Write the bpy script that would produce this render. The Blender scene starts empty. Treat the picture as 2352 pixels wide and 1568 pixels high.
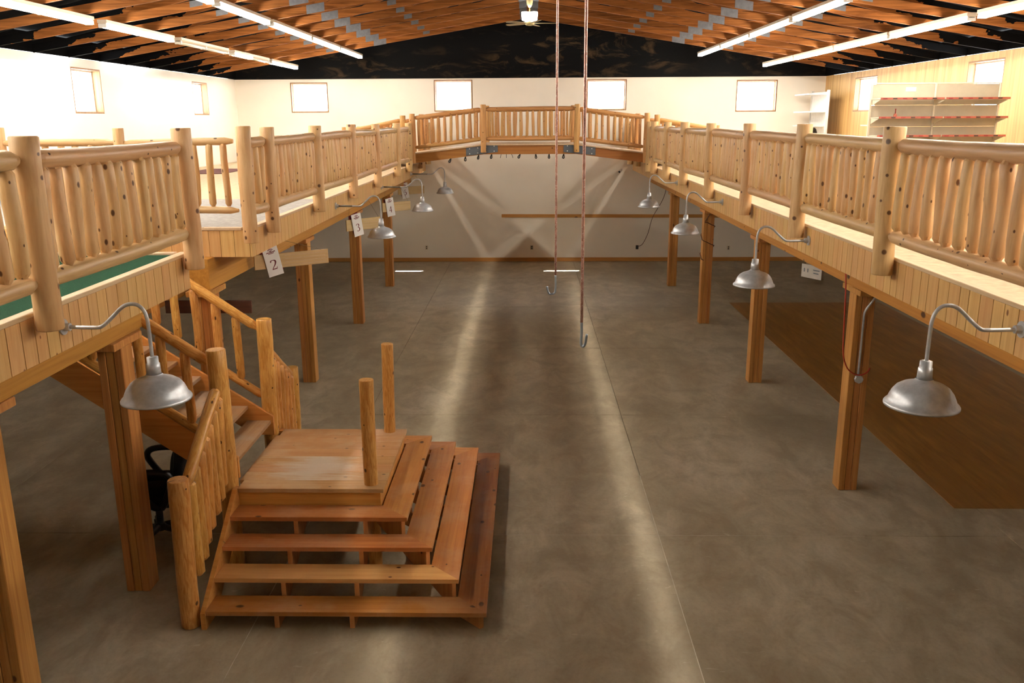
import bpy, math, random, zlib
from mathutils import Vector, Matrix
random.seed(7)
SC = bpy.context.scene
COL = SC.collection
PI = math.pi

# ------------------------------------------------------------------ camera
EYE = Vector((0, 0, 4.1))
F_PX, YAW, PITCH, ROLL = 1990.0, 0.0200, 0.2507, -0.0053
_f = Vector((-math.sin(YAW) * math.cos(PITCH), math.cos(YAW) * math.cos(PITCH), -math.sin(PITCH)))
_r0 = Vector((math.cos(YAW), math.sin(YAW), 0)); _u0 = _r0.cross(_f)
_r = math.cos(ROLL) * _r0 + math.sin(ROLL) * _u0
_u = -math.sin(ROLL) * _r0 + math.cos(ROLL) * _u0
cd = bpy.data.cameras.new('camera'); cam = bpy.data.objects.new('camera', cd); COL.objects.link(cam)
cd.sensor_width = 36; cd.lens = 36 * F_PX / 2352; cd.clip_end = 200; cd.clip_start = 0.05
cam.matrix_world = Matrix(((_r.x, _u.x, -_f.x, EYE.x), (_r.y, _u.y, -_f.y, EYE.y), (_r.z, _u.z, -_f.z, EYE.z), (0, 0, 0, 1)))
SC.camera = cam

# ------------------------------------------------------------------ world, sun, exposure
w = bpy.data.worlds.new('world'); SC.world = w; w.use_nodes = True
w.node_tree.nodes['Background'].inputs[0].default_value = (0.95, 0.98, 1.0, 1)
w.node_tree.nodes['Background'].inputs[1].default_value = 8.0
sl = bpy.data.lights.new('sun_offscreen', 'SUN'); sl.energy = 60; sl.angle = 0.009; sl.color = (1, 0.97, 0.92)
so = bpy.data.objects.new('sun_offscreen', sl); COL.objects.link(so)
so.rotation_euler = Vector((-1.3, -1.8, -4.77)).to_track_quat('-Z', 'Y').to_euler()
SC.view_settings.view_transform = 'Standard'; SC.view_settings.look = 'None'
SC.view_settings.gamma = 1; SC.view_settings.use_curve_mapping = False
SC.view_settings.exposure = 1.45
SC.cycles.max_bounces = 7; SC.cycles.diffuse_bounces = 5; SC.cycles.glossy_bounces = 3
SC.cycles.use_adaptive_sampling = True; SC.cycles.adaptive_threshold = 0.02; SC.cycles.transparent_max_bounces = 6; SC.cycles.sample_clamp_indirect = 6
TUBE_COOL = 37.0

# ------------------------------------------------------------------ materials
def srgb(r, g, b):
    f = lambda c: (c / 255 / 12.92) if c / 255 <= 0.04045 else ((c / 255 + 0.055) / 1.055) ** 2.4
    return (f(r), f(g), f(b), 1)

class NT:
    def __init__(s, name):
        s.m = bpy.data.materials.new(name); s.m.use_nodes = True
        s.t = s.m.node_tree; s.b = s.t.nodes['Principled BSDF']
    def n(s, typ, **kw):
        nd = s.t.nodes.new(typ)
        for k, v in kw.items():
            setattr(nd, k, v)
        return nd
    def l(s, a, b): s.t.links.new(a, b)
    def math(s, op, a, b=None, c=None):
        nd = s.n('ShaderNodeMath', operation=op)
        for i, v in enumerate((a, b, c)):
            if v is None: continue
            if isinstance(v, (int, float)): nd.inputs[i].default_value = v
            else: s.l(v, nd.inputs[i])
        return nd.outputs[0]
    def mix(s, fac, a, b, typ='MIX'):
        nd = s.n('ShaderNodeMix', data_type='RGBA', blend_type=typ)
        for sock, v in ((nd.inputs[0], fac), (nd.inputs[6], a), (nd.inputs[7], b)):
            if isinstance(v, (int, float)): sock.default_value = v
            elif isinstance(v, tuple): sock.default_value = v
            else: s.l(v, sock)
        return nd.outputs[2]
    def ramp(s, fac, stops):
        nd = s.n('ShaderNodeValToRGB'); s.l(fac, nd.inputs[0]); e = nd.color_ramp.elements
        while len(e) < len(stops): e.new(0.5)
        for el, (p, c) in zip(e, stops): el.position = p; el.color = c if isinstance(c, tuple) else (c, c, c, 1)
        return nd.outputs[0]
    def noise(s, vec, scale, detail=3, rough=0.55, dist=0.0):
        nd = s.n('ShaderNodeTexNoise'); s.l(vec, nd.inputs['Vector'])
        nd.inputs['Scale'].default_value = scale; nd.inputs['Detail'].default_value = detail
        nd.inputs['Roughness'].default_value = rough; nd.inputs['Distortion'].default_value = dist
        return nd.outputs[0]
    def coord(s, rand=True):
        tc = s.n('ShaderNodeTexCoord').outputs['Object']
        if not rand: return tc
        oi = s.n('ShaderNodeObjectInfo').outputs['Random']
        cx = s.n('ShaderNodeCombineXYZ'); s.l(s.math('MULTIPLY', oi, 41.0), cx.inputs[0])
        s.l(s.math('MULTIPLY', oi, 23.0), cx.inputs[1]); s.l(s.math('MULTIPLY', oi, 67.0), cx.inputs[2])
        a = s.n('ShaderNodeVectorMath', operation='ADD'); s.l(tc, a.inputs[0]); s.l(cx.outputs[0], a.inputs[1])
        return a.outputs[0]
    def scale(s, vec, sc):
        nd = s.n('ShaderNodeVectorMath', operation='MULTIPLY'); s.l(vec, nd.inputs[0]); nd.inputs[1].default_value = sc
        return nd.outputs[0]
    def bump(s, h, st=0.2, d=0.01):
        nd = s.n('ShaderNodeBump'); nd.inputs['Strength'].default_value = st; nd.inputs['Distance'].default_value = d
        s.l(h, nd.inputs['Height']); s.l(nd.outputs[0], s.b.inputs['Normal'])
    def out(s, col, rough, metal=0.0, spec=None):
        if isinstance(col, tuple): s.b.inputs['Base Color'].default_value = col
        else: s.l(col, s.b.inputs['Base Color'])
        if isinstance(rough, (int, float)): s.b.inputs['Roughness'].default_value = rough
        else: s.l(rough, s.b.inputs['Roughness'])
        s.b.inputs['Metallic'].default_value = metal
        if spec is not None: s.b.inputs['Specular IOR Level'].default_value = spec
        return s.m

def wood(name, light, dark, axis, knot=(60, 30, 14), mode='flat', gs=26, along=1.6, rough=0.5, var=0.16, kscale=7.0, kr=0.09, kprob=0.55, gcon=1.0, dust=None, worn=False, gdist=0.6):
    """grain runs along `axis` of the object's own coordinates; mode 'log' wraps knots round the Z axis"""
    t = NT(name); v = t.coord()
    sc = [gs, gs, gs]; sc['xyz'.index(axis)] = along
    g = t.noise(t.scale(v, tuple(sc)), 1.0, 4, 0.6, gdist)
    lo, hi = 0.5 - 0.24 / gcon, 0.5 + 0.2 / gcon
    col = t.ramp(g, [(max(lo, 0.02), srgb(*dark)), (min(hi, 0.98), srgb(*light))])
    big = t.noise(t.scale(v, tuple(x * 0.12 for x in sc)), 1.0, 2)
    col = t.mix(t.math('MULTIPLY', t.math('SUBTRACT', big, 0.4), 1.1), col, srgb(*dark))
    # knots
    sp = t.n('ShaderNodeSeparateXYZ')
    if mode == 'log':
        tc = t.n('ShaderNodeTexCoord').outputs['Object']; s2 = t.n('ShaderNodeSeparateXYZ'); t.l(tc, s2.inputs[0])
        t.l(v, sp.inputs[0])
        ang = t.math('MULTIPLY', t.math('ARCTAN2', s2.outputs[1], s2.outputs[0]), 0.06)
        oi = t.n('ShaderNodeObjectInfo').outputs['Random']
        a = t.math('ADD', ang, t.math('MULTIPLY', oi, 31.0)); b = t.math('MULTIPLY', sp.outputs[2], 0.72)
    else:
        t.l(v, sp.inputs[0]); o = {'x': (1, 2, 0), 'y': (0, 2, 1), 'z': (0, 1, 2)}[axis]
        a = t.math('ADD', sp.outputs[o[0]], sp.outputs[o[1]]); b = t.math('MULTIPLY', sp.outputs[o[2]], 0.62)
    cx = t.n('ShaderNodeCombineXYZ'); t.l(a, cx.inputs[0]); t.l(b, cx.inputs[1])
    vo = t.n('ShaderNodeTexVoronoi', voronoi_dimensions='2D', feature='F1'); t.l(cx.outputs[0], vo.inputs['Vector'])
    vo.inputs['Scale'].default_value = kscale; vo.inputs['Randomness'].default_value = 1.0
    sc2 = t.n('ShaderNodeSeparateColor'); t.l(vo.outputs['Color'], sc2.inputs[0])
    gate = t.math('GREATER_THAN', sc2.outputs[0], 1 - kprob)
    size = t.math('MULTIPLY_ADD', sc2.outputs[1], kr, kr * 0.45)
    kn = t.math('MULTIPLY', t.ramp(t.math('DIVIDE', vo.outputs['Distance'], size), [(0.6, 1.0), (1.0, 0.0)]), gate)
    halo = t.math('MULTIPLY', t.ramp(t.math('DIVIDE', vo.outputs['Distance'], size), [(0.3, 0.5), (1.0, 0.0)]), gate)
    col = t.mix(halo, col, srgb(*dark)); col = t.mix(t.math('MULTIPLY', kn, 0.93), col, srgb(*knot))
    oi = t.n('ShaderNodeObjectInfo').outputs['Random']
    hs = t.n('ShaderNodeHueSaturation'); t.l(col, hs.inputs['Color'])
    t.l(t.math('MULTIPLY_ADD', oi, var, 1 - var * 0.55), hs.inputs['Value'])
    t.l(t.math('MULTIPLY_ADD', t.math('FRACT', t.math('MULTIPLY', oi, 7.31)), 0.014, 0.496), hs.inputs['Hue'])
    col = hs.outputs[0]
    if dust:
        dn = t.noise(t.scale(v, (2.2, 2.2, 2.2)), 1.0, 5, 0.65)
        col = t.mix(t.ramp(dn, [(0.46, 0.0), (0.62, dust[3] if len(dust) > 3 else 0.7)]), col, srgb(*dust[:3]))
    if worn:
        ox = t.n('ShaderNodeSeparateXYZ'); t.l(t.n('ShaderNodeTexCoord').outputs['Object'], ox.inputs[0])
        wn_ = t.noise(t.scale(v, (2.0, 14.0, 1.0)), 1.0, 5, 0.7)
        e_ = t.math('ADD', t.math('ABSOLUTE', t.math('ADD', ox.outputs[0], 0.08)), t.math('MULTIPLY', t.math('SUBTRACT', wn_, 0.5), 1.3))
        col = t.mix(t.ramp(e_, [(0.1, 0.7), (0.46, 0.0)]), col, srgb(202, 190, 172))
    t.bump(g, 0.12, 0.004)
    return t.out(col, rough, 0, 0.35)

def plain(name, col, rough=0.5, metal=0.0, mott=0.12, msc=9.0, spec=None, bump=0.0):
    t = NT(name); v = t.coord(); n = t.noise(v, msc, 4)
    d = tuple(c * (1 - mott * 1.6) for c in srgb(*col)[:3]) + (1,); h = tuple(min(1, c * (1 + mott * 0.6)) for c in srgb(*col)[:3]) + (1,)
    c = t.ramp(n, [(0.3, d), (0.7, h)])
    if bump: t.bump(n, bump, 0.01)
    return t.out(c, rough, metal, spec)

def emit(name, col, st):
    t = NT(name); t.b.inputs['Base Color'].default_value = (0.9, 0.9, 0.9, 1)
    t.b.inputs['Emission Color'].default_value = col; t.b.inputs['Emission Strength'].default_value = st
    return t.m

M = {}
M['log'] = wood('pine_log', (221, 184, 136), (190, 144, 95), 'z', mode='log', knot=(82, 46, 24), gs=22, along=2.2, rough=0.42, var=0.1, kscale=8.0, kr=0.115, kprob=0.55)
M['rail'] = wood('pine_rail_log', (212, 174, 128), (178, 136, 94), 'z', mode='log', gs=24, along=1.4, rough=0.4, var=0.12, kscale=6.0, kr=0.07, kprob=0.4)
M['stairlog'] = wood('varnished_log', (220, 166, 94), (186, 122, 54), 'z', mode='log', gs=40, along=5.0, rough=0.36, var=0.1, kscale=7.0, kr=0.085, kprob=0.45, gcon=1.7, gdist=1.6)
M['bridgelog'] = wood('bridge_log', (204, 154, 98), (170, 118, 68), 'z', mode='log', gs=22, along=2.2, rough=0.5, var=0.16, kscale=7.0, kr=0.08, kprob=0.5)
M['fascia'] = wood('fascia_pine', (214, 172, 116), (190, 142, 86), 'z', gs=30, along=1.2, rough=0.45, var=0.09, kscale=3.4, kr=0.05, kprob=0.4, knot=(120, 66, 32))
M['fasciax'] = M['fascia']
M['post'] = wood('fir_post', (202, 144, 82), (168, 106, 52), 'z', gs=34, along=0.9, rough=0.45, var=0.06, kscale=2.2, kr=0.04, kprob=0.35, knot=(90, 44, 20), gcon=1.3)
M['beam'] = wood('beam_timber', (190, 132, 58), (160, 102, 40), 'y', gs=26, along=0.6, rough=0.5, var=0.08, kscale=2.5, kr=0.06, kprob=0.4)
M['tread'] = wood('stained_tread', (194, 128, 68), (162, 92, 42), 'x', gs=26, along=1.0, rough=0.38, var=0.1, kscale=4.0, kr=0.075, kprob=0.55, knot=(70, 30, 14), dust=(196, 158, 122, 0.3))
M['tready'] = wood('stained_tread_lengthwise', (194, 128, 68), (162, 92, 42), 'y', gs=26, along=1.0, rough=0.38, var=0.1, kscale=4.0, kr=0.075, kprob=0.55, knot=(70, 30, 14), dust=(196, 158, 122, 0.3))
M['treadlt'] = wood('light_tread', (218, 166, 102), (194, 136, 74), 'x', gs=26, along=1.0, rough=0.4, var=0.06, kscale=4.0, kr=0.075, kprob=0.6, knot=(90, 40, 18))
M['flight'] = wood('dusty_flight_tread', (172, 134, 96), (148, 104, 68), 'y', gs=26, along=1.0, rough=0.6, var=0.12, kscale=3.0, kr=0.07, kprob=0.4, dust=(160, 138, 118, 0.75))
M['string'] = wood('stringer_pine', (218, 156, 84), (190, 122, 56), 'x', gs=22, along=0.8, rough=0.42, var=0.08, kscale=3.0, kr=0.045, kprob=0.5)
M['stringv'] = wood('support_pine', (206, 150, 92), (176, 112, 58), 'z', gs=22, along=0.8, rough=0.45, var=0.12, kscale=3.0, kr=0.045, kprob=0.5)
M['landing'] = wood('landing_plank', (190, 144, 94), (170, 120, 72), 'x', gs=26, along=0.9, rough=0.5, var=0.06, kscale=4.0, kr=0.05, kprob=0.5, dust=(198, 172, 140, 0.35))
M['landingworn'] = wood('worn_landing_plank', (190, 144, 94), (170, 120, 72), 'x', gs=26, along=0.9, rough=0.55, var=0.05, kscale=4.0, kr=0.05, kprob=0.5, dust=(198, 172, 140, 0.35), worn=True)
M['truss'] = None
M['bridgebeam'] = wood('glulam_beam', (176, 116, 60), (150, 90, 42), 'x', gs=26, along=0.8, rough=0.45, var=0.08, kscale=2.0, kr=0.06, kprob=0.5)
M['signwood'] = wood('pale_sign_board', (206, 178, 130), (186, 154, 106), 'x', gs=24, along=0.9, rough=0.6, var=0.06, kscale=3, kr=0.03, kprob=0.1)
M['darkwood'] = wood('dark_stained_board', (84, 46, 34), (54, 28, 22), 'x', gs=24, along=1.0, rough=0.5, var=0.05, kscale=3, kr=0.03, kprob=0.1)
M['trimwood'] = wood('pine_trim', (206, 150, 84), (180, 122, 62), 'x', gs=24, along=0.7, rough=0.5, var=0.06, kscale=1.6, kr=0.05, kprob=0.5)
M['jamb'] = wood('window_jamb_pine', (158, 120, 86), (132, 94, 62), 'z', gs=24, along=0.7, rough=0.5, var=0.06, kscale=3, kr=0.05, kprob=0.3)

def truss_mat():
    t = NT('truss_timber'); v = t.coord(); tc = t.coord(False)
    g = t.noise(t.scale(v, (1.1, 20, 20)), 1.0, 4, 0.6, 0.8)
    col = t.ramp(g, [(0.3, srgb(98, 56, 25)), (0.68, srgb(152, 96, 48))])
    oi = t.n('ShaderNodeObjectInfo').outputs['Random']
    hs = t.n('ShaderNodeHueSaturation'); t.l(col, hs.inputs['Color']); t.l(t.math('MULTIPLY_ADD', oi, 0.5, 0.72), hs.inputs['Value'])
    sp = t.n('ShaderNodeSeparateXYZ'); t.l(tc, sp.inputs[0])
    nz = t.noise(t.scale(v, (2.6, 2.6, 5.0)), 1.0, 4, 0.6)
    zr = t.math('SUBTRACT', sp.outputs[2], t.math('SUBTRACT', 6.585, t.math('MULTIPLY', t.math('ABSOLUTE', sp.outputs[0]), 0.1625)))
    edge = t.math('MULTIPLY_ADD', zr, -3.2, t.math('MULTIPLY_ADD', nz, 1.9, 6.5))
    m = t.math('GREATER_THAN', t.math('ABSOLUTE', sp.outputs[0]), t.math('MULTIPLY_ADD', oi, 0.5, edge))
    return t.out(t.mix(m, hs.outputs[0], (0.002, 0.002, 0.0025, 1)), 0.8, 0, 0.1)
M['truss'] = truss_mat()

def steel_mat(name, col, rough, metal=0.85):
    t = NT(name); v = t.coord()
    n = t.noise(v, 14.0, 4, 0.65); n2 = t.noise(v, 60.0, 2)
    c = t.ramp(n, [(0.3, tuple(x * 0.72 for x in srgb(*col)[:3]) + (1,)), (0.7, srgb(*col))])
    r = t.math('MULTIPLY_ADD', n2, 0.2, rough - 0.1)
    t.bump(n, 0.06, 0.004)
    return t.out(c, r, metal)
M['galv'] = steel_mat('galvanised_steel', (206, 208, 212), 0.36, 0.4)
M['galvdull'] = steel_mat('dull_galvanised_pipe', (134, 124, 110), 0.5, 0.4)
M['plate'] = steel_mat('truss_plate_steel', (120, 122, 128), 0.55, 0.5)
M['gunplate'] = plain('grey_painted_steel', (96, 102, 108), 0.5, 0.3, 0.06)
M['rod'] = None
def rod_mat():
    t = NT('rusty_rod_painted_glints'); v = t.coord()
    n = t.noise(t.scale(v, (60, 60, 25)), 1.0, 3); n2 = t.noise(t.scale(v, (150, 150, 90)), 1.0, 2)
    c = t.ramp(n, [(0.35, srgb(156, 106, 90)), (0.65, srgb(202, 156, 142))])
    c = t.mix(t.ramp(n2, [(0.6, 0.0), (0.66, 1.0)]), c, srgb(236, 222, 218))  # pale flecks paint the rod's sparkle into its base colour
    return t.out(c, 0.32, 0.35)
M['rod'] = rod_mat()
M['hook'] = steel_mat('zinc_hook', (176, 188, 200), 0.35)
M['black'] = plain('black_plastic', (22, 22, 23), 0.42, 0, 0.1)
M['leather'] = plain('black_vinyl', (20, 19, 19), 0.62, 0, 0.3, 30, 0.25, 0.1)
M['dustblack'] = plain('dusty_black_plastic', (52, 47, 42), 0.6, 0, 0.3)
M['white'] = plain('white_enamel', (226, 224, 218), 0.4, 0, 0.05)
M['housing'] = plain('fixture_enamel', (200, 186, 166), 0.45, 0, 0.06)
M['card'] = plain('white_card', (232, 228, 224), 0.55, 0, 0.02)
M['maroon'] = plain('maroon_print', (116, 30, 42), 0.6, 0, 0.05)
M['maroonback'] = plain('maroon_card', (128, 34, 38), 0.6, 0, 0.08)
M['string'+'line'] = plain('twine', (150, 128, 98), 0.8)
M['tube'] = emit('lit_tube', (1.0, 0.94, 0.83, 1), TUBE_COOL)
M['tubeoff'] = plain('unlit_tube', (226, 222, 206), 0.3, 0, 0.03)
M['shadeglass'] = emit('glowing_glass_shade', (1.0, 0.95, 0.85, 1), 6.0)
M['brassfan'] = plain('cream_fan_metal', (196, 182, 132), 0.4, 0.2, 0.06)
M['blade'] = plain('pale_fan_blade', (150, 132, 96), 0.5, 0, 0.05)
M['green'] = plain('green_turf_carpet', (20, 70, 45), 0.95, 0, 0.4, 160, 0.1, 0.6)
M['grey'] = plain('dusty_grey_carpet', (160, 156, 152), 0.95, 0, 0.14, 20, 0.1, 0.1)
M['tan'] = plain('dusty_tan_carpet', (200, 180, 150), 0.95, 0, 0.12, 14, 0.1, 0.08)
M['cap'] = wood('dusty_cap_board', (206, 180, 148), (188, 156, 122), 'y', gs=24, along=1.0, rough=0.65, var=0.06, kscale=2.0, kr=0.03, kprob=0.2)
M['mat'] = plain('dark_red_mat', (96, 48, 44), 0.9, 0, 0.2)
M['soffit'] = plain('deck_underside', (190, 150, 96), 0.7, 0, 0.1, 3)
M['joist'] = plain('rim_joist_pine', (200, 156, 100), 0.7)
M['paleboard'] = plain('weathered_grey_board', (176, 168, 158), 0.7, 0, 0.1)
M['redcord'] = plain('red_cord', (182, 58, 34), 0.5)
M['browncord'] = plain('brown_cord', (92, 54, 34), 0.5)
M['outlet'] = plain('ivory_outlet', (222, 206, 178), 0.5, 0, 0.03)
M['dark'] = plain('dark_socket', (38, 34, 30), 0.5)
M['shelfgrey'] = plain('putty_pegboard', (176, 166, 148), 0.55, 0, 0.06, 5)
M['shelfmetal'] = plain('beige_shelf_metal', (214, 204, 184), 0.45, 0, 0.05)
M['redstrip'] = plain('red_price_strip', (162, 84, 66), 0.5, 0, 0.1)
M['filler'] = plain('joint_filler', (128, 116, 98), 0.8, 0, 0.25, 2)
M['fillerlt'] = plain('dusty_joint', (206, 198, 180), 0.8, 0, 0.2, 5)

def wall_mat(name, c, rough, vertical=False, dark=None, horizontal=True):
    t = NT(name); v = t.coord(False); n = t.noise(v, 0.6, 4, 0.6); n2 = t.noise(v, 7.0, 4)
    col = t.ramp(n, [(0.3, tuple(x * 0.93 for x in srgb(*c)[:3]) + (1,)), (0.7, srgb(*c))])
    sp = t.n('ShaderNodeSeparateXYZ'); t.l(v, sp.inputs[0])
    if vertical:
        g = t.noise(t.scale(v, (9, 9, 0.25)), 1.0, 4, 0.65)
        col = t.mix(t.ramp(g, [(0.34, 1.0), (0.62, 0.0)]), col, srgb(*dark))
        fr = t.math('FRACT', t.math('MULTIPLY', sp.outputs[1], 4.9))
        grv = t.math('LESS_THAN', fr, 0.06)
        t.bump(t.math('MULTIPLY', grv, -1.0), 0.5, 0.006)
    elif horizontal:
        fr = t.math('FRACT', t.math('MULTIPLY', sp.outputs[2], 4.4))
        grv = t.math('LESS_THAN', fr, 0.035)
        t.bump(t.math('MULTIPLY', grv, -1.0), 0.12, 0.004)
    r = rough
    return t.out(col, r, 0, 0.5)
M['wall'] = wall_mat('cream_wall_paint', (248, 240, 226), 0.5)
M['wallgloss'] = wall_mat('white_panel_wall', (234, 228, 216), 0.2)
M['wallwood'] = wall_mat('grooved_plywood', (214, 176, 116), 0.5, True, (178, 136, 80))

def gable_mat():
    t = NT('black_mottled_sheet'); v = t.coord(False)
    n = t.noise(t.scale(v, (0.8, 1.0, 2.4)), 1.3, 6, 0.68, 0.9)
    n2 = t.noise(t.scale(v, (0.35, 1.0, 0.8)), 1.0, 2)
    m = t.math('MULTIPLY', t.ramp(n, [(0.52, 0.0), (0.72, 1.0)]), t.ramp(n2, [(0.38, 0.0), (0.6, 1.0)]))
    return t.out(t.mix(m, (0.0025, 0.0025, 0.003, 1), srgb(84, 66, 46)), 0.7, 0, 0.12)
M['gable'] = gable_mat()
M['roof'] = plain('black_roof_insulation', (5, 5, 6), 0.9, 0, 0.2, 2, 0.05)

def floor_mat():
    t = NT('sealed_concrete'); v = t.coord(False)
    n = t.noise(t.scale(v, (0.55, 0.32, 1)), 1.0, 6, 0.62, 0.8); n2 = t.noise(t.scale(v, (2.6, 1.6, 1)), 1.0, 6, 0.7, 0.5)
    n3 = t.noise(v, 26.0, 3)
    c = t.ramp(n, [(0.3, srgb(150, 137, 113)), (0.5, srgb(180, 167, 141)), (0.72, srgb(202, 190, 166))])
    c = t.mix(t.ramp(n2, [(0.38, 0.62), (0.62, 0.0)]), c, srgb(138, 123, 98))
    c = t.mix(t.ramp(n3, [(0.3, 0.12), (0.5, 0.0)]), c, srgb(96, 84, 62))
    sk = t.noise(t.scale(v, (7, 18, 1)), 1.0, 3, 0.5, 1.2)
    c = t.mix(t.ramp(sk, [(0.68, 0.0), (0.76, 0.3)]), c, srgb(224, 214, 192))
    r = t.ramp(t.math('ADD', t.math('MULTIPLY', n2, 0.6), t.math('MULTIPLY', n, 0.4)), [(0.35, 0.48), (0.65, 0.64)])
    return t.out(c, r, 0, 0.5)
M['floor'] = floor_mat()

def vinyl_mat():
    t = NT('wood_look_vinyl'); v = t.coord(False)
    r = t.n('ShaderNodeVectorRotate', rotation_type='Z_AXIS'); t.l(v, r.inputs['Vector']); r.inputs['Angle'].default_value = 0.0
    g = t.noise(t.scale(r.outputs[0], (9, 0.9, 1)), 1.0, 5, 0.65, 0.5); g2 = t.noise(t.scale(r.outputs[0], (2.4, 0.7, 1)), 1.0, 3)
    c = t.ramp(g, [(0.3, srgb(128, 86, 36)), (0.7, srgb(176, 128, 64))])
    c = t.mix(t.ramp(g2, [(0.4, 0.55), (0.62, 0.0)]), c, srgb(136, 96, 50))
    return t.out(c, 0.42, 0, 0.4)
M['vinyl'] = vinyl_mat()

def glass_mat():
    t = NT('window_glass'); t.t.nodes.remove(t.b)
    tr = t.n('ShaderNodeBsdfTransparent'); gl = t.n('ShaderNodeBsdfGlossy'); gl.inputs['Roughness'].default_value = 0.02
    mx = t.n('ShaderNodeMixShader'); mx.inputs[0].default_value = 0.06
    t.l(tr.outputs[0], mx.inputs[1]); t.l(gl.outputs[0], mx.inputs[2])
    t.l(mx.outputs[0], t.t.nodes['Material Output'].inputs[0]); return t.m
M['glass'] = glass_mat()

# ------------------------------------------------------------------ mesh helpers
def mk(name, v, f, mat, smooth=False):
    me = bpy.data.meshes.new(name); me.from_pydata([tuple(p) for p in v], [], f); me.update()
    if smooth: me.polygons.foreach_set('use_smooth', [True] * len(me.polygons))
    me.materials.append(M[mat] if isinstance(mat, str) else mat)
    return me

def wloc(o):
    p = Vector((0, 0, 0))
    while o is not None: p += o.location; o = o.parent
    return p

def ob(name, me, parent=None, loc=(0, 0, 0), rot=None, world=True):
    """link a mesh; loc is a world position (parents are never rotated when world=True)"""
    o = bpy.data.objects.new(name, me); COL.objects.link(o)
    o.location = Vector(loc) - (wloc(parent) if (parent and world) else Vector((0, 0, 0)))
    if rot is not None:
        if hasattr(rot, 'to_euler') : o.rotation_euler = rot.to_euler()
        else: o.rotation_euler = rot
    o.parent = parent
    return o

def tag(o, label, cat, group=None):
    o['label'] = label; o['category'] = cat
    if group: o['group'] = group
    return o

def thing(name, label, cat, loc=(0, 0, 0), group=None, rotz=0.0):
    o = bpy.data.objects.new(name, None); COL.objects.link(o); o.location = loc; o.rotation_euler = (0, 0, rotz)
    o.empty_display_size = 0.1
    return tag(o, label, cat, group)

def struct(o): o['kind'] = 'structure'; return o

class B:
    def __init__(s): s.v = []; s.f = []
    def add(s, v, f):
        k = len(s.v); s.v += [tuple(p) for p in v]; s.f += [tuple(i + k for i in q) for q in f]; return s
    def box(s, x0, x1, y0, y1, z0, z1):
        v = [(x, y, z) for z in (z0, z1) for y in (y0, y1) for x in (x0, x1)]
        return s.add(v, [(0, 2, 3, 1), (4, 5, 7, 6), (0, 1, 5, 4), (2, 6, 7, 3), (0, 4, 6, 2), (1, 3, 7, 5)])
    def cbox(s, x0, x1, y0, y1, z0, z1, c=0.006):
        """box with chamfered edges"""
        d = ((x0, x1), (y0, y1), (z0, z1)); v = []; idx = {}
        for i in (0, 1):
            for j in (0, 1):
                for k in (0, 1):
                    for a in range(3):
                        p = [d[0][i], d[1][j], d[2][k]]
                        for b in range(3):
                            if b != a: p[b] += c if (i, j, k)[b] == 0 else -c
                        idx[i, j, k, a] = len(v); v.append(tuple(p))
        f = []
        for a in range(3):
            b, e = [q for q in range(3) if q != a]
            for sd in (0, 1):
                q = []
                for (m, n) in ((0, 0), (1, 0), (1, 1), (0, 1)):
                    key = [0, 0, 0]; key[a] = sd; key[b] = m; key[e] = n; q.append(idx[key[0], key[1], key[2], a])
                f.append(tuple(q))
        for a in range(3):
            b, e = [q for q in range(3) if q != a]
            for m in (0, 1):
                for n in (0, 1):
                    k0 = [0, 0, 0]; k1 = [0, 0, 0]; k0[a] = 0; k1[a] = 1
                    for k in (k0, k1): k[b] = m; k[e] = n
                    f.append((idx[(*k0, b)], idx[(*k0, e)], idx[(*k1, e)], idx[(*k1, b)]))
        for i in (0, 1):
            for j in (0, 1):
                for k in (0, 1): f.append((idx[i, j, k, 0], idx[i, j, k, 1], idx[i, j, k, 2]))
        return s.add(v, f)
    def lathe(s, prof, n=20, cx=0, cy=0, cap=True):
        v = []; f = []
        for r, z in prof:
            for i in range(n): a = 2 * PI * i / n; v.append((cx + r * math.cos(a), cy + r * math.sin(a), z))
        for k in range(len(prof) - 1):
            for i in range(n): j = (i + 1) % n; f.append((k * n + i, k * n + j, (k + 1) * n + j, (k + 1) * n + i))
        if cap: f.append(tuple(reversed(range(n)))); f.append(tuple(range((len(prof) - 1) * n, len(prof) * n)))
        return s.add(v, f)
    def tube(s, pts, r, n=8, cap=True):
        pts = [Vector(p) for p in pts]; v = []; f = []; rr = r if isinstance(r, (list, tuple)) else [r] * len(pts)
        up = None
        for i, p in enumerate(pts):
            t = (pts[min(i + 1, len(pts) - 1)] - pts[max(i - 1, 0)]).normalized()
            if up is None: up = Vector((0, 0, 1)) if abs(t.z) < 0.9 else Vector((1, 0, 0))
            x = t.cross(up).normalized(); y = x.cross(t).normalized(); up = y
            for k in range(n): a = 2 * PI * k / n; v.append(p + x * rr[i] * math.cos(a) + y * rr[i] * math.sin(a))
        for i in range(len(pts) - 1):
            for k in range(n): j = (k + 1) % n; f.append((i * n + k, i * n + j, (i + 1) * n + j, (i + 1) * n + k))
        if cap: f.append(tuple(range(n))); f.append(tuple(reversed(range((len(pts) - 1) * n, len(pts) * n))))
        return s.add(v, f)
    def prism(s, poly, axis, a0, a1):
        """extrude a 2-D polygon along axis"""
        n = len(poly); mp = {'x': lambda p, a: (a, p[0], p[1]), 'y': lambda p, a: (p[0], a, p[1]), 'z': lambda p, a: (p[0], p[1], a)}[axis]
        v = [mp(p, a0) for p in poly] + [mp(p, a1) for p in poly]
        f = [tuple(reversed(range(n))), tuple(range(n, 2 * n))] + [(i, (i + 1) % n, n + (i + 1) % n, n + i) for i in range(n)]
        return s.add(v, f)
    def mesh(s, name, mat, smooth=False):
        import bmesh
        me = mk(name, s.v, s.f, mat, smooth)
        bm = bmesh.new(); bm.from_mesh(me); bmesh.ops.recalc_face_normals(bm, faces=bm.faces); bm.to_mesh(me); bm.free()
        return me

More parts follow.
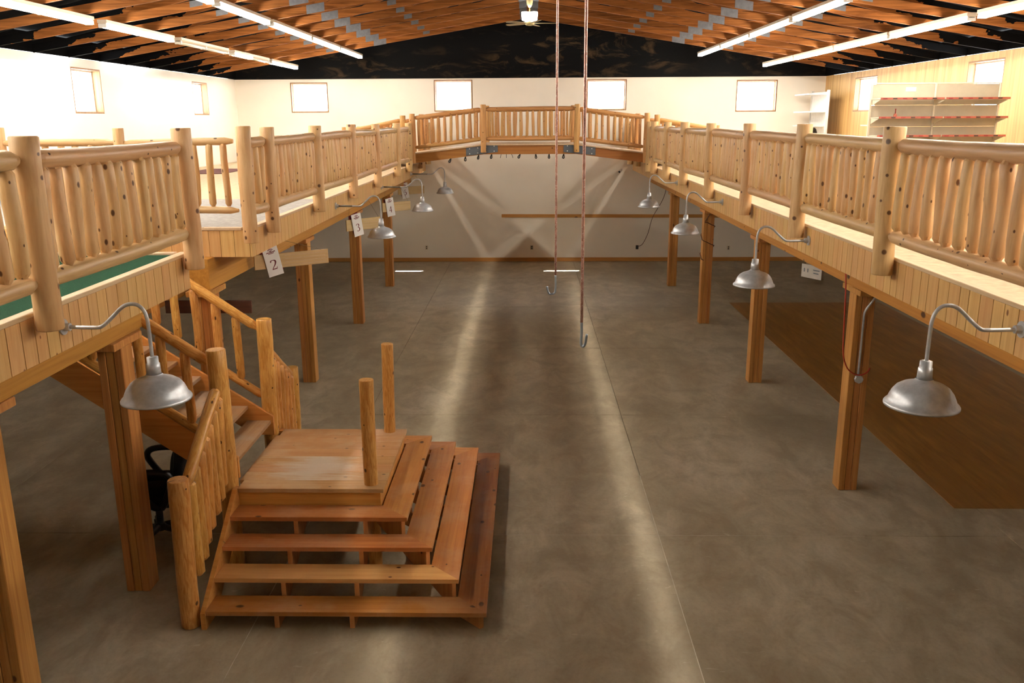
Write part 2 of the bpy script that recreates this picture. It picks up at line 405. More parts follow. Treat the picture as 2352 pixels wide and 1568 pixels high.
def curve(pts, per=6):
    pts = [Vector(p) for p in pts]; out = []
    for i in range(len(pts) - 1):
        p0, p1, p2, p3 = pts[max(i - 1, 0)], pts[i], pts[i + 1], pts[min(i + 2, len(pts) - 1)]
        for k in range(per):
            t = k / per
            out.append(0.5 * ((2 * p1) + (p2 - p0) * t + (2 * p0 - 5 * p1 + 4 * p2 - p3) * t * t + (3 * p1 - p0 - 3 * p2 + p3) * t ** 3))
    return out + [pts[-1]]

_logs = {}
def log_mesh(L, r, mat, tip=(0, 0), variant=0, n=10, wob=0.045, bend=0.006):
    """a peeled log along +Z; tip = taper length at (start, end)"""
    key = (round(L, 2), round(r, 4), mat, tip, variant, n)
    if key in _logs: return _logs[key]
    rnd = random.Random(zlib.crc32(repr(key).encode())); rings = []
    m = max(3, min(9, int(L / 0.16)))
    zs = []
    if tip[0]: zs += [(0.0, 0.5), (tip[0], 0.97)]
    else: zs += [(0.0, 0.93), (0.008, 1.0)]
    for i in range(1, m): zs.append((L * i / m, 1.0))
    if tip[1]: zs += [(L - tip[1], 0.97), (L, 0.5)]
    else: zs += [(L - 0.008, 1.0), (L, 0.93)]
    zs = [z for z in zs if 0 <= z[0] <= L]; zs.sort()
    ph = rnd.uniform(0, 6.28); v = []; f = []
    for z, k in zs:
        bx = bend * math.sin(z / L * PI * 1.3 + ph); by = bend * math.cos(z / L * PI * 1.1 + ph * 2)
        rk = r * k * (1 + rnd.uniform(-wob, wob) * 0.6)
        for i in range(n):
            a = 2 * PI * i / n; q = rk * (1 + wob * 0.7 * math.sin(2 * a + ph) + rnd.uniform(-wob, wob) * 0.3)
            v.append((bx + q * math.cos(a), by + q * math.sin(a), z))
    for k in range(len(zs) - 1):
        for i in range(n): j = (i + 1) % n; f.append((k * n + i, k * n + j, (k + 1) * n + j, (k + 1) * n + i))
    f.append(tuple(reversed(range(n)))); f.append(tuple(range((len(zs) - 1) * n, len(zs) * n)))
    me = mk('log', v, f, mat, False)
    lo_, hi_ = (1 if tip[0] else 0), len(zs) - 1 - (1 if tip[1] else 0)
    sm = [len(p.vertices) == 4 and lo_ <= p.index // n < hi_ for p in me.polygons]; me.polygons.foreach_set('use_smooth', sm)
    _logs[key] = me; return me

def log(name, p0, p1, r, mat, parent, tip=(0, 0), variant=0, n=10, **kw):
    p0, p1 = Vector(p0), Vector(p1); d = p1 - p0
    q = Vector((0, 0, 1)).rotation_difference(d.normalized()) if d.length > 1e-6 else None
    return ob(name, log_mesh(d.length, r, mat, tip, variant, n, **kw), parent, p0, q)

def rect_obj(name, mat, parent, x0, x1, y0, y1, z0, z1, c=0.004, label=None):
    """chamfered board placed in world space (own origin at its centre)"""
    cx, cy, cz = (x0 + x1) / 2, (y0 + y1) / 2, (z0 + z1) / 2
    me = B().cbox(x0 - cx, x1 - cx, y0 - cy, y1 - cy, z0 - cz, z1 - cz, min(c, 0.3 * min(x1 - x0, y1 - y0, z1 - z0))).mesh(name, mat)
    o = ob(name, me, parent, (cx, cy, cz))
    if label: o['label'] = label
    return o

# ================================================================== SETTING
XL, XR, YF, YB, EAVE = -8.376, 8.383, 25.65, -3.0, 5.24
def chord_z(x): return 6.585 - 0.1625 * abs(x)

# floor: cast slabs with open control joints
flo = struct(ob('floor', B().box(XL - 0.3, XR + 0.3, YB - 0.3, YF + 0.3, -0.2, -0.012).mesh('floor', 'filler')))
xs = [XL - 0.2, -5.95, -2.313, 1.3185, 4.837, XR + 0.2]
ys = [YB - 0.2, 0.7, 4.38, 8.07, 11.77, 15.5, 19.15, 22.8, YF + 0.2]
g = 0.004
for i in range(len(xs) - 1):
    for j in range(len(ys) - 1):
        ob('slab', B().box(xs[i] + g, xs[i + 1] - g, ys[j] + g, ys[j + 1] - g, -0.05, 0.0).mesh('slab', 'floor'), flo)
for n_, (x0, x1, y0, y1) in enumerate([(xs[2] - g, xs[2] + g, 3.0, 8.5), (xs[3] - g, xs[3] + g, 3.0, 9.6), (-4.5, 3.4, 8.07 - g, 8.07 + g)]):
    ob('dusty_joint', B().box(x0, x1, y0, y1, -0.012, -0.0012).mesh('dusty_joint', 'fillerlt'), flo)

def wall_cells(us, zs, holes, mk_box):
    b = B()
    for i in range(len(us) - 1):
        for k in range(len(zs) - 1):
            uc, zc = (us[i] + us[i + 1]) / 2, (zs[k] + zs[k + 1]) / 2
            if any(h[0] < uc < h[1] and h[2] < zc < h[3] for h in holes): continue
            mk_box(b, us[i], us[i + 1], zs[k], zs[k + 1])
    return b
TH = 0.2
far_w = [(-6.81, -5.74, 4.32, 5.15), (-2.70, -1.60, 4.33, 5.2), (1.64, 2.78, 4.34, 5.19), (5.88, 7.03, 4.28, 5.15)]
lef_w = [(16.42, 17.55, 4.25, 5.08), (22.31, 23.35, 4.25, 5.06), (10.5, 11.6, 4.25, 5.06), (4.6, 5.7, 4.25, 5.06)]
rig_w = [(16.15, 17.48, 4.25, 5.12), (21.9, 23.37, 4.25, 5.09), (10.4, 11.6, 4.25, 5.1), (4.65, 5.85, 4.25, 5.1)]
def cuts(h, lo, hi): return sorted({lo, hi, *[a for q in h for a in q[:2]]}), sorted({0.0, EAVE, *[a for q in h for a in q[2:]]})
u, z = cuts(far_w, XL - TH, XR + TH)
struct(ob('wall_far', wall_cells(u, z, far_w, lambda b, a, c, d, e: b.box(a, c, YF, YF + TH, d, e)).mesh('wall_far', 'wall')))
u, z = cuts(lef_w, YB, YF)
struct(ob('wall_left', wall_cells(u, z, lef_w, lambda b, a, c, d, e: b.box(XL - TH, XL, a, c, d, e)).mesh('wall_left', 'wallgloss')))
u, z = cuts(rig_w, YB, YF)
# upper storey of this side is boarded, the lower one painted
struct(ob('wall_right_upper', wall_cells(u, [q for q in z if q > 0] + [2.7] if False else sorted({2.7, EAVE, *[a for q in rig_w for a in q[2:]]}), rig_w, lambda b, a, c, d, e: b.box(XR, XR + TH, a, c, d, e)).mesh('wall_right_upper', 'wallwood')))
struct(ob('wall_right_lower', B().box(XR, XR + TH, YB, YF, 0, 2.7).mesh('wall_right_lower', 'wall')))
struct(ob('wall_back', B().box(XL - TH, XR + TH, YB - TH, YB, 0, 7.6).mesh('wall_back', 'wall')))
struct(ob('wall_far_gable', B().prism([(XL - TH, EAVE + 0.002), (XR + TH, EAVE + 0.002), (XR + TH, 5.62), (0, 7.65), (XL - TH, 5.62)], 'y', YF - 0.03, YF + TH).mesh('wall_far_gable', 'gable')))
# roof underside, two slopes, black insulation
rb = B()
for s in (-1, 1):
    rb.prism([(0, 7.5), (s * 8.8, 5.48), (s * 8.8, 5.72), (0, 7.74)], 'y', YB - 0.4, YF + 0.4)
struct(ob('ceiling', rb.mesh('ceiling', 'roof')))
eb = B()
for s, x in ((-1, XL), (1, XR)):
    eb.box(min(x, x - s * 0.05) , max(x, x - s * 0.05), YB, YF - 0.04, EAVE + 0.001, 5.56)
struct(ob('trim_1', eb.mesh('trim_1', 'roof')))

wn = 0
def window(kind, a0, a1, z0, z1):
    jm = 'jamb'
    global wn; wn += 1
    root = struct(bpy.data.objects.new('window_%s_offscreen' % kind if kind != 'far' and a1 < 14 else 'window_%d' % wn, None)); COL.objects.link(root)
    t = 0.03
    if kind == 'far':
        root.location = ((a0 + a1) / 2, YF + 0.1, z0); P = lambda u0, u1, d0, d1, q0, q1: B().box(u0, u1, YF + d0, YF + d1, q0, q1)
    elif kind == 'left':
        root.location = (XL - 0.1, (a0 + a1) / 2, z0); P = lambda u0, u1, d0, d1, q0, q1: B().box(XL - d1, XL - d0, u0, u1, q0, q1)
    else:
        root.location = (XR + 0.1, (a0 + a1) / 2, z0); P = lambda u0, u1, d0, d1, q0, q1: B().box(XR + d0, XR + d1, u0, u1, q0, q1)
    L = root.location
    def put(nm, b, mat): ob(nm, mk(nm, [Vector(p) - L for p in b.v], b.f, mat), root, (0, 0, 0), world=False)
    put('jamb', P(a0, a0 + t, 0.0, TH, z0, z1), jm); put('jamb', P(a1 - t, a1, 0.0, TH, z0, z1), jm)
    put('head', P(a0 + t, a1 - t, 0.0, TH, z1 - t, z1), jm); put('sill', P(a0 + t, a1 - t, 0.0, TH, z0, z0 + t), jm)
    mid = (a0 + a1) / 2; s = 0.03
    for q0, q1, d in (((a0 + t, mid + s / 2, 0.12), (mid - s / 2, a1 - t, 0.15)) if kind == 'left' else ((a0 + t, a1 - t, 0.13),)):
        b = P(q0, q0 + s, d, d + 0.025, z0 + t, z1 - t); b2 = P(q1 - s, q1, d, d + 0.025, z0 + t, z1 - t)
        b.add(b2.v, b2.f); b3 = P(q0 + s, q1 - s, d, d + 0.025, z0 + t, z0 + t + s); b.add(b3.v, b3.f)
        b4 = P(q0 + s, q1 - s, d, d + 0.025, z1 - t - s, z1 - t); b.add(b4.v, b4.f)
        put('sash', b, 'white'); put('pane', P(q0 + s, q1 - s, d + 0.01, d + 0.015, z0 + t + s, z1 - t - s), 'glass')
for h in far_w: window('far', *h)
for h in lef_w: window('left', *h)
for h in rig_w: window('right', *h)

struct(rect_obj('baseboard_far', 'trimwood', None, XL + 0.02, XR - 0.02, YF - 0.02, YF, 0.0, 0.115))
struct(rect_obj('baseboard_left', 'beam', None, XL, XL + 0.02, YB, YF - 0.02, 0.0, 0.115))
struct(rect_obj('baseboard_right', 'beam', None, XR - 0.02, XR, YB, YF - 0.02, 0.0, 0.115))
o = struct(rect_obj('trim_2', 'trimwood', None, -0.8, 7.2, YF - 0.022, YF, 1.29, 1.385)); o.rotation_euler = (0, 0.004, 0)

# brown wood-look floor covering
tag(rect_obj('vinyl_floor_patch', 'vinyl', None, 4.6, 8.02, 8.72, 19.58, 0.0, 0.006, 0.002), 'brown wood-look vinyl patch laid on the concrete floor', 'floor covering')

# ================================================================== ROOF TRUSSES
TY = [23.25 - 1.152 * k for k in range(23)]
tr_ch = {}
for s in (-1, 1):
    d = 0.13
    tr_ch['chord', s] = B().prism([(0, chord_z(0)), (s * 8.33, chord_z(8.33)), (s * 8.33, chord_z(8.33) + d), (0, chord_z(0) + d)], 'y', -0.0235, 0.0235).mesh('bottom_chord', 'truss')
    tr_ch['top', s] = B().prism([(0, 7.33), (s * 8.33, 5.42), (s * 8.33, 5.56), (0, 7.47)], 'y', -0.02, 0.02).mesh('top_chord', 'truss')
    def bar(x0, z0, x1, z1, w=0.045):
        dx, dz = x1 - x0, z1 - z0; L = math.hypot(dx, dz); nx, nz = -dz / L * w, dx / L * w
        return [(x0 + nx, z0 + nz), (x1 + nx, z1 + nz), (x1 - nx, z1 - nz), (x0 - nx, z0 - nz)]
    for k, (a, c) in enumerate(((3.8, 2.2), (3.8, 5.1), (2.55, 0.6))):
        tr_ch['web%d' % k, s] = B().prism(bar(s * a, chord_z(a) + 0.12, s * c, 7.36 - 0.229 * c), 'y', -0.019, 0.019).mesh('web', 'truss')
def plate_mesh(x, wd, ht, up):
    zc = chord_z(x) + up; t = -0.1625 * (1 if x > 0 else -1); b = B()
    poly = [(x - wd / 2, zc - ht / 2 - t * wd / 2), (x + wd / 2, zc - ht / 2 + t * wd / 2), (x + wd / 2, zc + ht / 2 + t * wd / 2), (x - wd / 2, zc + ht / 2 - t * wd / 2)]
    b.prism(poly, 'y', -0.027, -0.0237)
    return b.mesh('connector_plate', 'plate')
PL = [plate_mesh(s * 3.79, 0.32, 0.15, 0.065) for s in (-1, 1)] + [plate_mesh(s * 5.08, 0.2, 0.09, 0.085) for s in (-1, 1)] + [plate_mesh(s * 2.6, 0.17, 0.09, 0.1) for s in (-1, 1)] + [plate_mesh(s * 0.13, 0.17, 0.2, 0.09) for s in (-1, 1)]
for y in TY:
    r = thing('roof_truss', 'brown timber roof truss with steel plates and blackened ends', 'truss', (0, y, 0), 'timber trusses under the black roof')
    for s in (-1, 1):
        ob('bottom_chord', tr_ch['chord', s], r, (0, y, 0)); ob('top_chord', tr_ch['top', s], r, (0, y, 0))
        for k in range(3): ob('web', tr_ch['web%d' % k, s], r, (0, y, 0))
    for m in PL: ob('connector_plate', m, r, (0, y, 0))

# ================================================================== FLUORESCENT FIXTURES
_tube = {}
def tubes(L, mat):
    k = (round(L, 2), mat)
    if k not in _tube: _tube[k] = B().tube([(0, -L / 2, 0), (0, L / 2, 0)], 0.018, 6).mesh('tube', mat, True)
    return _tube[k]
def fixture(x, y0, y1, z, state='on', label='lit fluorescent strip light hung under the roof trusses', group='lit strip lights under the trusses', mat='tube', wire=True, name='fluorescent_fixture'):
    L = y1 - y0; cy = (y0 + y1) / 2
    if y1 < (10.5 if abs(x) > 5.5 else 13.3):      # the rows run on past the top of the picture
        name = 'fluorescent_fixture_offscreen'; label = 'lit fluorescent strip light in the rows running on past the frame'; group = 'strip lights beyond the frame'
    r = thing(name, label, 'light', (x, cy, z), group)
    hb = B().prism([(-0.07, 0.0), (0.07, 0.0), (0.07, -0.045), (0.035, -0.07), (-0.035, -0.07), (-0.07, -0.045)], 'y', -L / 2, L / 2)
    ob('housing', hb.mesh('housing', 'housing'), r, (x, cy, z))
    for e in (-1, 0, 1):
        ob('lamp_holder', B().box(-0.06, 0.06, -0.02, 0.02, -0.113, -0.06).mesh('lamp_holder', 'white'), r, (x, cy + e * (L / 2 - 0.02), z))
    h = L / 2 - 0.08
    for half in (-1, 1):
        lit = state == 'on' or (state == 'half' and half < 0) or state == 'one'
        for s in (-1, 1):
            m = mat if (lit and not (state == 'one' and s > 0)) else 'tubeoff'
            ob('tube', tubes(h, m), r, (x + s * 0.036, cy + half * (L / 4 - 0.0), z - 0.092))
    if wire:
        ob('wire', B().tube([(0, L / 2, -0.03), (0, L / 2 + 0.045, -0.03)], 0.008, 5).mesh('wire', 'galvdull'), r, (x, cy, z))
for x in (-6.29, 6.34):
    z = chord_z(x) - 0.006
    rows = [(21.95, 24.4), (19.18, 21.72), (16.27, 18.82), (13.42, 15.97), (10.55, 13.05), (7.7, 10.2), (4.9, 7.4), (2.1, 4.6)] if x < 0 else [(21.75, 24.5), (18.95, 21.7), (16.15, 18.9), (13.28, 16.05), (10.5, 13.0), (7.7, 10.2), (4.9, 7.4), (2.1, 4.6)]
    for k, (a, c) in enumerate(rows):
        if x < 0 and k == 2: fixture(x, a, c, z, 'off', 'dark unlit fluorescent strip light between lit ones', 'lit strip lights under the trusses')
        elif x < 0 and k == 1: fixture(x, a, c, z, 'half', 'half-lit fluorescent strip light with one end dark', 'lit strip lights under the trusses')
        elif x > 0 and k == 0: fixture(x, a, c, z, 'one', 'dim fluorescent strip light with one tube lit near the plywood wall', 'lit strip lights under the trusses')
        else: fixture(x, a, c, z)
for x in (-4.57, 4.61):
    z = chord_z(x) - 0.006
    for a, c in [(21.85, 24.6), (19.05, 21.75), (16.15, 18.95), (13.4, 15.97), (10.6, 13.2), (7.8, 10.4), (5.0, 7.6), (2.2, 4.8)]: fixture(x, a, c, z)
# ================================================================== BALCONIES
DZ = 2.97      # deck walking surface
FB, FT = 2.665, 2.955
WID = [0.125, 0.14, 0.15, 0.165]
_fb = {}
def fboard(w_, along):
    k = (w_, along)
    if k not in _fb:
        h = (FT - FB) / 2
        _fb[k] = B().cbox(-0.012, 0.012, -w_ / 2 + 0.0035, w_ / 2 - 0.0035, -h, h, 0.0015).mesh('fascia_board', 'fascia') if along == 'y' else B().cbox(-w_ / 2 + 0.002, w_ / 2 - 0.002, -0.012, 0.012, -h, h, 0.0015).mesh('fascia_board', 'fascia')
    return _fb[k]
def fascia(parent, x, y0, y1):
    y = y0
    while y < y1 - 0.05:
        w_ = min(random.choice(WID), y1 - y); w_ = round(w_, 3)
        ob('fascia_board', fboard(w_, 'y'), parent, (x, y + w_ / 2, (FB + FT) / 2)); y += w_
def fasciax(parent, y, x0, x1):
    x = x1
    while x > x0 + 0.05:
        w_ = min(random.choice(WID + [0.19]), x - x0); w_ = round(w_, 3)
        ob('fascia_board', fboard(w_, 'x'), parent, (x - w_ / 2, y, (FB + FT) / 2)); x -= w_

lb = thing('balcony', 'pine-clad balcony with green carpet and a stair opening', 'balcony', (-3.5, 12, DZ))
rbk = thing('balcony', 'pine-clad balcony above the brown vinyl floor patch', 'balcony', (3.5, 12, DZ))
d = B(); D0, D1 = FB + 0.005, FT
d.box(XL + 0.002, -3.05, 0.6, 7.49, D0, D1); d.box(XL + 0.002, -5.62, 7.49, 9.35, D0, D1); d.box(XL + 0.002, -3.05, 9.35, YF - 0.002, D0, D1)
ob('deck', mk('deck', d.v, d.f, 'soffit'), lb)
d = B().box(3.06, XR - 0.002, 0.6, YF - 0.002, D0, D1); ob('deck', mk('deck', d.v, d.f, 'soffit'), rbk)
for (q0, q1, q2, q3) in ((-3.05, -3.0255, 0.6, 7.509), (-3.05, -3.0255, 9.331, YF - 0.01), (-5.62, -3.05, 7.49, 7.5095), (-5.62, -3.05, 9.3305, 9.35)):
    rect_obj('rim_joist', 'joist', lb, q0, q1, q2, q3, D0 + 0.002, D1 - 0.001, 0.001)
rect_obj('rim_joist', 'joist', rbk, 3.0355, 3.06, 0.6, YF - 0.01, D0 + 0.002, D1 - 0.001, 0.001)
o = rect_obj('carpet', 'green', lb, XL + 0.01, -3.075, 0.6, 7.48, D1, DZ - 0.002, 0.001); o['label'] = 'green turf carpet'
o = rect_obj('carpet', 'tan', lb, XL + 0.01, -3.075, 13.0, YF - 0.01, D1, DZ - 0.002, 0.001); o['label'] = 'dusty tan carpet'
o = rect_obj('carpet', 'grey', lb, XL + 0.01, -3.075, 9.36, 12.998, D1, DZ - 0.002, 0.001); o['label'] = 'dusty grey carpet'
rect_obj('carpet', 'grey', lb, XL + 0.01, -5.66, 7.485, 9.355, D1, DZ - 0.002, 0.001)
o = rect_obj('carpet', 'tan', rbk, 3.085, XR - 0.01, 0.6, YF - 0.01, D1, DZ - 0.002, 0.001); o['label'] = 'dusty tan carpet'
fascia(lb, -3.013, 0.6, 7.53); fascia(lb, -3.013, 9.31, YF - 0.01); fasciax(lb, 9.318, -5.62, -3.026); fasciax(lb, 7.522, -5.62, -3.026)
fascia(rbk, 3.023, 0.6, YF - 0.01)
rect_obj('cap_board', 'cap', lb, -3.075, -2.998, 0.6, 7.545, D1, DZ + 0.016); rect_obj('cap_board', 'cap', lb, -3.075, -2.998, 9.295, YF - 0.01, D1, DZ + 0.016)
rect_obj('cap_board', 'cap', lb, -5.6, -3.1, 9.295, 9.38, D1, DZ + 0.016); rect_obj('cap_board', 'cap', lb, -5.6, -3.1, 7.46, 7.545, D1, DZ + 0.016)
rect_obj('cap_board', 'cap', rbk, 3.008, 3.085, 0.6, YF - 0.01, D1, DZ + 0.016)
rect_obj('beam', 'beam', lb, -3.66, -3.43, 0.6, 7.46, 2.335, D0); rect_obj('beam', 'beam', lb, -3.66, -3.43, 9.12, YF - 0.02, 2.335, D0)
rect_obj('beam', 'beam', rbk, 3.5, 3.73, 0.6, YF - 0.02, 2.335, D0)
rect_obj('beam', 'beam', lb, -7.9, -3.67, 9.18, 9.3, 2.42, D0)

# support posts, three plies each
def ply_meshes(hy):
    out = []
    for k in range(3):
        x0 = -0.105 + 0.07 * k
        out.append(B().cbox(x0 + 0.001, x0 + 0.069, -0.1 + 0.004 * (k == 1), 0.1 - 0.004 * (k == 1), 0, hy, 0.005).mesh('ply', 'post'))
    return out
PLY = ply_meshes(2.272); CAPB = B().cbox(-0.13, 0.13, -0.26, 0.26, 0, 0.063, 0.006).mesh('cap_block', 'post')
def post(x, y, label, group=None):
    r = thing('support_post', label, 'post', (x, y, 0), group)
    for m in PLY: ob('ply', m, r, (x, y, 0))
    ob('cap_block', CAPB, r, (x, y, 2.272))
    return r
gl_ = 'timber posts under the stair-side balcony'; gr_ = 'timber posts along the vinyl-patch side'
post(-3.545, 5.17, 'square timber post under the green-carpeted deck edge', gl_)
post(-3.515, 7.04, 'square timber post standing in front of the stair flight', gl_)
post(-3.54, 9.289, 'square timber post behind the stair flight with dark board', gl_)
for k, w_ in ((1, 'two'), (2, 'three'), (3, 'four')): post(-3.54, 9.289 + 4.148 * k, 'square timber post beside the hanging sign numbered ' + w_, gl_)
post(3.617, 9.289, 'square timber post with conduit and red cord', gr_)
post(3.617, 13.437, 'square timber post at the edge of the vinyl patch without cords', gr_)
post(3.617, 17.585, 'square timber post wrapped with a dark cord', gr_)
post(3.617, 21.733, 'square timber post nearest the far wall beyond the vinyl patch', gr_)

# ------------------------------------------------------------------ log railings
BAL = [log_mesh(0.64, 0.049, 'log', (0.035, 0.035), v_, 10, bend=0.008) for v_ in range(6)]
BALF = [log_mesh(0.66, 0.036, 'log', (0.03, 0.03), v_, 8, bend=0.006) for v_ in range(4)]
BALB = [log_mesh(0.62, 0.035, 'bridgelog', (0.03, 0.03), v_, 8, bend=0.006) for v_ in range(4)]
def bal(parent, x, y, z0, pool=BAL):
    o = ob('baluster', random.choice(pool), parent, (x, y, z0), (random.uniform(-0.012, 0.012), random.uniform(-0.012, 0.012), random.uniform(0, 6.28)))
    return o
def railing(label, pts, posts=None, group=None, npb=0.168, top=3.885, bot=3.175, rr=0.06, post_r=0.085, post_bot=2.86, post_top=4.035, sparse=None, px_off=0.0, skip_first=False, pool=None):
    """pts: list of (x,y) post positions along a straight run"""
    r = thing('log_railing', label, 'railing', (pts[0][0], pts[0][1], DZ), group)
    for k, (x, y) in enumerate(pts):
        if skip_first and k == 0: continue
        dz = random.uniform(-0.015, 0.015)
        log('post', (x + px_off, y, post_bot + (random.uniform(-0.03, 0.03) if px_off else 0)), (x + px_off, y, post_top + dz), post_r * random.uniform(0.93, 1.0), 'log', r, variant=k % 3, n=12)
    for k in range(len(pts) - 1):
        a, c = Vector((*pts[k], 0)), Vector((*pts[k + 1], 0)); dd = (c - a).normalized(); L = (c - a).length
        p, q = a + dd * (post_r * 0.6), c - dd * (post_r * 0.6)
        j = random.uniform(-0.008, 0.008)
        log('top_rail', (p.x, p.y, top + j), (q.x, q.y, top - j), rr, 'rail', r, (0.09, 0.09), variant=k % 4, n=12)
        log('bottom_rail', (p.x, p.y, bot - j), (q.x, q.y, bot + j), rr * 0.95, 'rail', r, (0.09, 0.09), variant=(k + 1) % 4, n=12)
        n = max(1, int(round((L - 2 * post_r) / (sparse or npb))))
        s0 = post_r; st = (L - 2 * s0) / n
        for i in range(n):
            t = s0 + st * (i + 0.5); m = a + dd * t
            bal(r, m.x + random.uniform(-0.006, 0.006), m.y + random.uniform(-0.006, 0.006), bot + 0.04, pool or BAL)
    return r
XRL, XRR = -2.93, 2.945
railing('peeled log railing in front of the green carpet', [(XRL, 2.7), (XRL, 5.06), (XRL, 7.4)], px_off=0.026)
railing('long peeled log railing on the stair-side balcony beyond the stair opening', [(-2.995, 9.2), (XRL, 9.82), (XRL, 12.05), (XRL, 14.5), (XRL, 16.88), (XRL, 19.52), (XRL, 21.46)], px_off=0.026)
railing('short log railing between footbridge and far wall, stair side', [(XRL, 23.76), (XRL, 25.5)], px_off=0.026)
railing('thin-railed log railing with wide gaps across the stair opening', [(-3.08, 9.31), (-4.33, 9.31), (-5.6, 9.31)], skip_first=True, rr=0.042, post_r=0.06, sparse=0.165, post_bot=DZ + 0.017, pool=BALF)
railing('longest peeled log railing, on the balcony above the vinyl patch', [(XRR, 2.4), (XRR, 4.78), (XRR, 7.14), (XRR, 9.49), (XRR, 11.81), (XRR, 14.27), (XRR, 16.67), (XRR, 18.76), (XRR, 20.66), (XRR, 21.46)], px_off=-0.032)
railing('short log railing between footbridge and far wall, vinyl-patch side', [(XRR, 23.76), (XRR, 25.5)], px_off=-0.032)

# ================================================================== FOOTBRIDGE
br = thing('arched_footbridge', 'arched log-railed footbridge joining the two balconies', 'bridge', (0, 22.6, 3.3))
NX = [-4.5, -2.86, -1.1, 1.16, 2.88, 4.55]
def deck_z(x):
    pts = [(-4.5, 3.005), (-2.86, 3.31), (-1.1, 3.52), (1.16, 3.52), (2.88, 3.30), (4.55, 3.005)]
    for (a, za), (c, zc) in zip(pts, pts[1:]):
        if a <= x <= c: return za + (zc - za) * (x - a) / (c - a)
    return pts[0][1] if x < pts[0][0] else pts[-1][1]
YB0, YB1 = 21.75, 23.5
for a, c in zip(NX, NX[1:]):
    za, zc = deck_z(a), deck_z(c)
    m = B().prism([(a, za - 0.03), (c, zc - 0.03), (c, zc), (a, za)], 'y', YB0 - 0.03, YB1 + 0.03).mesh('deck_panel', 'cap'); ob('deck_panel', m, br)
for yb in (YB0 + 0.02, YB1 - 0.1):
    for a, c in zip(NX[1:-1], NX[2:-1]):
        za, zc = deck_z(a) - 0.031, deck_z(c) - 0.031
        m = B().prism([(a, za - 0.215), (c, zc - 0.215), (c, zc), (a, za)], 'y', yb, yb + 0.08).mesh('arch_beam', 'bridgebeam'); ob('arch_beam', m, br)
for px in (-1.15, 1.245):
    zc = deck_z(px) - 0.135; t = 0.04 if px < 0 else -0.045; hw = 0.39
    pm = B().prism([(px - hw, zc - 0.1 - t), (px + hw, zc - 0.09 + t), (px + hw, zc + 0.1 + t), (px - hw, zc + 0.09 - t)], 'y', YB0 + 0.002, YB0 + 0.018).mesh('steel_plate', 'gunplate')
    po = ob('steel_plate', pm, br)
    for bx in (-0.3, -0.1, 0.1, 0.3):
        for bz in (-0.06, 0.06):
            ob('bolt', B().tube([(0, 0.004, 0), (0, -0.012, 0)], 0.013, 8).mesh('bolt', 'white'), po, (px + bx, YB0 + 0.002, zc + bz + t * bx / hw))
for yr, front in ((YB0 - 0.02, True), (YB1 + 0.02, False)):
    for k, x in enumerate([-4.5, -3.06, -2.84, -1.105, 1.17, 2.86, 3.1, 4.55]):
        zb = deck_z(x); inner = abs(x) < 2
        log('rail_post', (x, yr - (0.05 if front else -0.05), zb - (0.2 if inner else 0.02 if abs(x) > 3 else 0.25)), (x, yr - (0.05 if front else -0.05), zb + 0.935), 0.068, 'bridgelog', br, variant=k % 3)
    for a, c in ((-4.5, -3.06), (-2.84, -1.105), (-1.105, 1.17), (1.17, 2.86), (3.1, 4.55)):
        za, zc = deck_z(a), deck_z(c); L = c - a; e = 0.05
        za2, zc2 = deck_z(a + e), deck_z(c - e)
        log('top_rail', (a + e, yr, za2 + 0.83), (c - e, yr, zc2 + 0.83), 0.05, 'bridgelog', br, (0.06, 0.06))
        log('bottom_rail', (a + e, yr, za2 + 0.125), (c - e, yr, zc2 + 0.125), 0.045, 'bridgelog', br, (0.06, 0.06))
        n = int(round((L - 0.14) / 0.155)); st = (L - 0.16) / n
        for i in range(n):
            x = a + 0.08 + st * (i + 0.5); bal(br, x, yr, deck_z(x) + 0.165, BALB)
# little strap loops hanging from the bridge beam
lp = B().tube(curve([(0, 0, 0), (0.01, 0, -0.035), (0.02, 0, -0.085), (0.0, 0, -0.105), (-0.02, 0, -0.085), (-0.01, 0, -0.035), (0, 0, 0)], 3), 0.014, 5).mesh('strap_loop', 'dark', True)
for x in (-2.02 + 0.1, -1.66 + 0.1, -1.33 + 0.1, -0.96 + 0.05, 0.28 - 0.49 , 0.21 - 0.04, 0.5, 0.86):
    o = ob('strap_loop', lp, None, (x, YB0 + 0.06, deck_z(x) - 0.246), (0, random.uniform(-0.35, 0.35) + (0.35 if x < 0 else 0), random.uniform(-0.6, 0.6)))
    tag(o, 'small dark loop hanging under the footbridge beam', 'loop', 'dark loops under the footbridge')
for x, t in ((-0.68, -0.02), (-0.55, 0), (-0.42, 0.03)):
    o = ob('wire_stub', B().tube([(0, 0, 0), (t, 0, -0.09)], 0.006, 4).mesh('wire_stub', 'dark'), None, (x, YB0 + 0.06, deck_z(x) - 0.246))
    tag(o, 'short thin wire stub poking down from the footbridge beam', 'wire', 'wire stubs under the footbridge')

# ================================================================== STAIRCASE
stc = thing('staircase', 'knotty pine staircase with log newels and wrap-around lower steps', 'staircase', (-2.0, 8.1, 0))
RISE, RUN = 0.165, 0.2465
PX0, PX1, PY0, PY1 = -2.72, -1.336, 7.335, 8.925     # landing
TT = 0.038
nb = 8; bw = (PY1 - PY0) / nb
for k in range(nb):
    rect_obj('landing_plank', 'landingworn' if k in (1, 2, 3) else 'landing', stc, PX0 + (0.04 if k in (0, nb - 1) else 0), PX1, PY0 + bw * k + 0.0004, PY0 + bw * (k + 1) - 0.0004, 0.825 - TT, 0.825, 0.0015)
rect_obj('rim_board', 'string', stc, PX0, PX1 - 0.03, PY0 + 0.03, PY0 + 0.065, 0.6, 0.825 - TT)
rect_obj('rim_board', 'string', stc, PX0, PX1 - 0.03, PY1 - 0.065, PY1 - 0.03, 0.6, 0.825 - TT)
